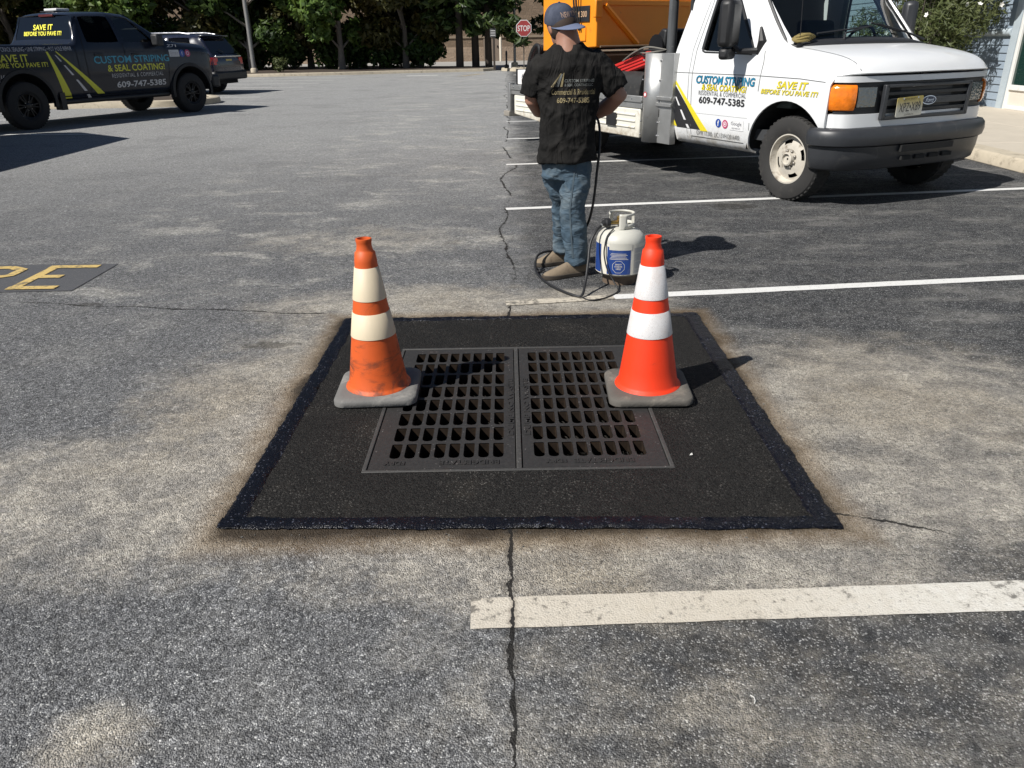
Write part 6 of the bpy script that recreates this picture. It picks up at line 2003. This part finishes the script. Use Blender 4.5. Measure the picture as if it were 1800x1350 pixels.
def pk_poly(quad, m, off=.004, nu=4, nv=10, name='road_decal'):
    pts, fs = gridpoly(quad, nu, nv); pk_side(pts, fs, m, name, off)
pk_poly([(.585, 1.355), (.625, 1.355), (.97, .50), (.79, .50)], YELP)
pk_poly([(.78, 1.355), (.81, 1.355), (1.80, .47), (1.62, .47)], YELP)
p, q = Vector((.75, 1.31)), Vector((1.38, .47))
for f0, f1 in ((.02, .16), (.24, .46), (.56, .82), (.90, .99)):
    a, c = p.lerp(q, f0), p.lerp(q, f1)
    pk_poly([(a.x - .012 - .02 * f0, a.y), (a.x + .012 + .02 * f0, a.y), (c.x + .012 + .035 * f1, c.y), (c.x - .012 - .02 * f1, c.y)], SILV, .005, 1, 3, 'road_dash')
pts, fs = gridpoly([(3.52, 1.20), (3.80, 1.20), (3.80, 1.34), (3.52, 1.34)], 4, 3); pk_side(pts, fs, SILV, 'sticker', .004)
pk_text('Google', .05, .22, 3.55, 1.285, MATS['grey_vinyl2'], 0); pk_text('REVIEWS', .03, .2, 3.56, 1.23, MATS['grey_vinyl2'], 0)
for cx, m in ((3.885, MATS['icon_blue']), (4.045, MATS['icon_pink'])):
    pts, fs = disc(cx, 1.265, .075); pk_side(pts, fs, m, 'sticker', .004)
pk_text('f', .08, .035, 3.87, 1.265, WHTV); pk_text('Z71', .055, .30, 3.50, 1.425, SILV, .01, .2)
pts, fs = disc(4.045, 1.265, .04); pk_side(pts, fs, WHTV, 'sticker', .0055)
pts, fs = disc(4.045, 1.265, .028); pk_side(pts, fs, MATS['icon_pink'], 'sticker', .0065)
# lettering on the rear window
RWM = lambda x, z: (1.285 + (z - 1.55) * .355, x, z)
YELB = mat('bright_yellow_vinyl', (0.85, 0.80, 0.06), 0.5)
for txt, h, w, z in (('SAVE IT', .10, .58, 1.80), ('BEFORE YOU PAVE IT!', .075, 1.12, 1.685)):
    pts, fs = text_geo(txt, h * 1.4, .02, width=w, align='CENTER')
    decal('lettering', YELB, pk, pts, fs, lambda x, y: RWM(.0 - x, z - h / 2 + y))
# yellow cone standing in the bed
yc = thing('yellow_cone', (0, 0, 0), 0, 'tall yellow cone standing in the pickup bed at left edge', 'cone')
yc.matrix_world = Matrix.LocRotScale(Vector(PO), Matrix.Rotation(PI / 2 - PB, 3, 'Z').to_quaternion(), None)
YC = cone_material('yellow_plastic', (0.75, 0.42, 0.015), (.25, .14, .02), 0.0)
MY = Matrix.Translation((.42, .42, .97))
b = MB(); b.lathe([(.19, .03), (.18, .05), (.045, .86), (.03, .90), (.028, .95), (.02, .95)], 28, MY); b.build('body', YC, yc, smooth=True, angle=50)
b = MB(); b.rings([[(x, y, z) for x, y in rounded_sq(.24, .05)] for z in (0, .035)], True, True, MY); b.build('base', BLK, yc)

# ================================================================== dark navy sport utility vehicle beyond
SH = Vector((-.97, .24)).normalized()
suv = thing('sport_utility_vehicle', (-9.80, 26.45, 0), math.atan2(SH.y, SH.x), 'dark navy sport utility vehicle with silver roof rail parked beyond the pickup', 'car')
INK = mat('ink_navy_paint', (0.012, 0.015, 0.030), 0.25, var=.04, coat=.5)
def ls(x, w=.95):
    return [(x, w - .15, .32), (x, w - .03, .36), (x, w + .02, .62), (x, w + .02, .92), (x, w, 1.08)]
S = []
S.append([(-1.00, .70, .50), (-1.02, .80, .52), (-1.06, .84, .66), (-1.06, .84, .95), (-1.02, .83, 1.08), (-.98, .81, 1.14), (-.66, .70, 1.60), (-.60, .64, 1.66), (-.60, .36, 1.69), (-.60, 0, 1.70)])
S.append([(-.86, .76, .45), (-.86, .90, .48), (-.88, .95, .62), (-.86, .95, .94), (-.84, .93, 1.08), (-.80, .90, 1.14), (-.52, .74, 1.62), (-.48, .66, 1.69), (-.48, .36, 1.72), (-.48, 0, 1.73)])
S.append(ls(-.5) + [(-.5, .93, 1.15), (-.36, .75, 1.63), (-.3, .67, 1.70), (-.3, .36, 1.735), (-.3, 0, 1.74)])
S.append(ls(.3) + [(.3, .94, 1.13), (.35, .76, 1.63), (.35, .68, 1.71), (.35, .36, 1.75), (.35, 0, 1.76)])
S.append(ls(.45) + [(.45, .94, 1.12), (.47, .76, 1.63), (.47, .68, 1.71), (.47, .36, 1.75), (.47, 0, 1.76)])
S.append(ls(1.35) + [(1.35, .94, 1.10), (1.25, .76, 1.61), (1.2, .68, 1.69), (1.2, .36, 1.73), (1.2, 0, 1.74)])
S.append(ls(2.15) + [(2.2, .93, 1.08), (1.65, .75, 1.57), (1.55, .67, 1.64), (1.5, .36, 1.68), (1.5, 0, 1.69)])
S.append(ls(2.45) + [(2.5, .92, 1.04), (2.4, .86, 1.09), (2.35, .76, 1.11), (2.4, .4, 1.14), (2.42, 0, 1.15)])
S.append(ls(3.2) + [(3.2, .90, .99), (3.25, .82, 1.03), (3.3, .70, 1.05), (3.4, .4, 1.07), (3.42, 0, 1.075)])
S.append([(3.5, .70, .35), (3.55, .82, .38), (3.62, .86, .6), (3.60, .84, .85), (3.56, .82, .9), (3.54, .80, .92), (3.6, .74, .94), (3.64, .66, .95), (3.72, .4, .96), (3.74, 0, .965)])
drop = {(2, 5), (4, 5), (5, 5), (6, 7), (6, 8)}
vs, fs = net_shell(S, drop, rear=False)
cols_ = 19
fs = list(fs) + [tuple(reversed(range(0, cols_)))]
cut = []
for s in (-1, 1):
    y0, y1 = (-1.3, -.5) if s < 0 else (.5, 1.3)
    cut += [cutter(0.0, .40, .43, y0, y1, suv), cutter(2.86, .40, .43, y0, y1, suv)]
b = MB(); b.add(vs, [f for f in fs[:-1]])
sshell = shell_part('body', b.v, b.f, INK, suv, 2, .02, cut)
for c in cut:
    bpy.data.objects.remove(c)
# tailgate closes the back
b = MB()
rows = [(-1.03, .80, .52), (-1.075, .84, .66), (-1.075, .84, .95), (-1.035, .83, 1.10), (-.97, .80, 1.17), (-.80, .745, 1.40), (-.64, .69, 1.62), (-.56, .62, 1.70)]
b.rings([[(x - .035 * (1 - (k / 4) ** 2), w * k / 4, z) for k in range(-4, 5)] for x, w, z in rows], False, False)
o = b.build('tailgate', INK, suv, smooth=True, angle=60); q = o.modifiers.new('s', 'SOLIDIFY'); q.thickness = .02
pane('rear_window', [(-1.035, -.70, 1.18), (-1.035, .70, 1.18), (-.715, .60, 1.60), (-.715, -.60, 1.60)], NAVYG, suv)
b = MB(); b.box(-.80, -.48, -.66, .66, 1.675, 1.70); b.build('roof_spoiler', INK, suv, bevel=.012)
TAIL = mat('tail_red', (.50, .012, .016), .2, var=.3, scale=10, coat=.6)
for s in (-1, 1):
    b = MB()
    b.rings([[(-1.11, s * .58, z0), (-1.105, s * .80, z0), (-.98, s * .945, z0), (-.72, s * .975, z0), (-.72, s * .90, z0), (-1.0, s * .70, z0)] for z0 in (.86, .90, 1.02, 1.07)], True, True)
    b.build('tail_lamp', TAIL, suv, bevel=.012)
    pane('side_window', [(-.42, s * .925, 1.17), (.27, s * .93, 1.15), (.33, s * .755, 1.62), (-.34, s * .75, 1.61)], NAVYG, suv)
    pane('side_window', [(.46, s * .932, 1.13), (2.12, s * .925, 1.09), (1.62, s * .748, 1.56), (.50, s * .757, 1.62)], NAVYG, suv)
    b = MB(); b.tube([(-.35, s * .66, 1.735), (.0, s * .67, 1.78), (1.0, s * .67, 1.78), (1.45, s * .66, 1.72)], .022, 8); b.build('roof_rail', CHROME, suv, smooth=True)
    well(suv, 0, .40, .44, s * .93, s * .45, UNDER); well(suv, 2.86, .40, .44, s * .93, s * .45, UNDER)
    for x in (0, 2.86):
        wheel(suv, x, s * .82, .375, .23, s, TYREB, CHROME, 5, .235)
pane('windscreen', [(2.38, -.80, 1.09), (2.38, .80, 1.09), (1.56, .66, 1.66), (1.56, -.66, 1.66)], NAVYG, suv)
b = MB(); b.box(-1.13, -1.075, -.70, .70, 1.08, 1.12); b.build('chrome_strip', CHROME, suv, bevel=.01)
b = MB(); b.box(-1.17, -.88, -.90, .90, .42, .68); b.build('rear_bumper', mat('bumper_black', (.012, .012, .013), .5), suv, bevel=.06)
b = MB(); b.box(-1.125, -1.115, -.16, .16, .86, 1.02); b.build('number_plate', PLM, suv)
b = MB(); b.box(-.9, 3.4, -.70, .70, .30, .50); b.build('chassis', UNDER, suv)
b = MB(); b.tube([(-1.06, .12, 1.20), (-1.0, .30, 1.30)], .012, 6); b.build('rear_wiper', BLK, suv)

# ================================================================== litter on the asphalt
LIT = mat('paper_scrap', (.55, .54, .51), .8)
for k, (x, y, s, lab) in enumerate(((.66, 2.49, .006, 'small white scrap on the new asphalt below right of the bright cone'), (1.30, 1.33, .007, 'small white scrap on dark asphalt at lower right'), (.55, 1.335, .010, 'curled white scrap below the nearest white stripe'))):
    b = MB()
    if k == 2:
        b.tube([(.0, .014, .003), (.006, .006, .004), (.006, -.004, .004), (.002, -.011, .003)], .0015, 6)
    else:
        b.add([(-s, -s * .5, .001), (s, -s * .3, .002), (s * .7, s * .6, .008), (-s * .4, s * .5, .003)], [(0, 1, 2, 3)])
        b.v += [(p[0], p[1], p[2] - .0008) for p in b.v]; b.f += [(7, 6, 5, 4), (0, 4, 5, 1), (1, 5, 6, 2), (2, 6, 7, 3), (3, 7, 4, 0)]
    o = b.build('paper_scrap', LIT)
    o.location = (x, y, .006 if k == 0 else .001)
    tag(o, lab, 'litter', 'white scraps on the asphalt')
STONE = mat('broken_asphalt', (.12, .115, .105), .95, var=.3)
# ================================================================== unseen trailer added beyond the left edge, outline shaped for its shadow on the aisle
tr = thing('unseen_trailer', (-8.15, 12.45, 0), 0, 'unseen stand-in trailer shaped to cast the shadow across the lower left stall line', 'trailer')
TRM = mat('trailer_skin', (0.05, 0.055, 0.065), .4, var=.05)
b = MB(); b.prism([(0, -4.6), (0, 0), (-1.45, 1.16), (-2.1, 1.16), (-2.1, -4.6)], .55, 2.2); b.build('box_body', TRM, tr, bevel=.03)
b = MB(); b.box(-2.15, .03, -4.62, .02, .48, .56); b.build('frame_rail', DARKM, tr, bevel=.008)
b = MB(); b.box(-1.95, -.15, -4.64, -4.60, .62, 2.12); d_ = b.build('rear_door', TRM, tr, bevel=.006)
b = MB(); b.tube([(-.3, -4.66, .7), (-.3, -4.66, 2.05)], .015, 8); b.build('lock_bar', CHROME, d_)
for x in (-2.0, -.06):
    for y in (-2.2, -2.95):
        wheel(tr, x, y, .33, .2, 1, TYREB, CHROME, 5, .19).rotation_euler = (0, 0, 0)
b = MB(); b.tube([(-1.75, .9, .5), (-1.75, 2.3, .5)], .05, 8); b.build('drawbar', DARKM, tr)

# crumbs of asphalt shed along the cut edges and the joint
rg = random.Random(9)
b = MB()
def crumb(x, y, s):
    P = [Vector((rg.gauss(0, 1), rg.gauss(0, 1), rg.gauss(0, .8))).normalized() * s * rg.uniform(.7, 1.2) for _ in range(6)]
    b.add([(x + p.x, y + p.y, max(.0, p.z + s * .6)) for p in P], [(0, 1, 2), (0, 2, 3), (0, 3, 4), (0, 4, 5), (1, 5, 4), (1, 4, 2), (2, 4, 3), (0, 5, 1)])
for _ in range(330):
    e_ = rg.random()
    o_ = abs(rg.gauss(0, .05)) + .008
    if e_ < .35: crumb(rg.uniform(-.98, 1.06), 2.04 - o_, rg.uniform(.0015, .0045))
    elif e_ < .6: crumb(1.035 + o_, rg.uniform(2.0, 4.1), rg.uniform(.0015, .0045))
    elif e_ < .8: crumb(-.945 - o_ * 1.6, rg.uniform(2.0, 4.1), rg.uniform(.0015, .0045))
    else: crumb(rg.gauss(-.01, .05), rg.uniform(1.1, 2.0), rg.uniform(.0015, .004))
tag(b.build('asphalt_crumbs', STONE), 'dark asphalt crumbs scattered along the patch edges', 'crumbs', kind='stuff')
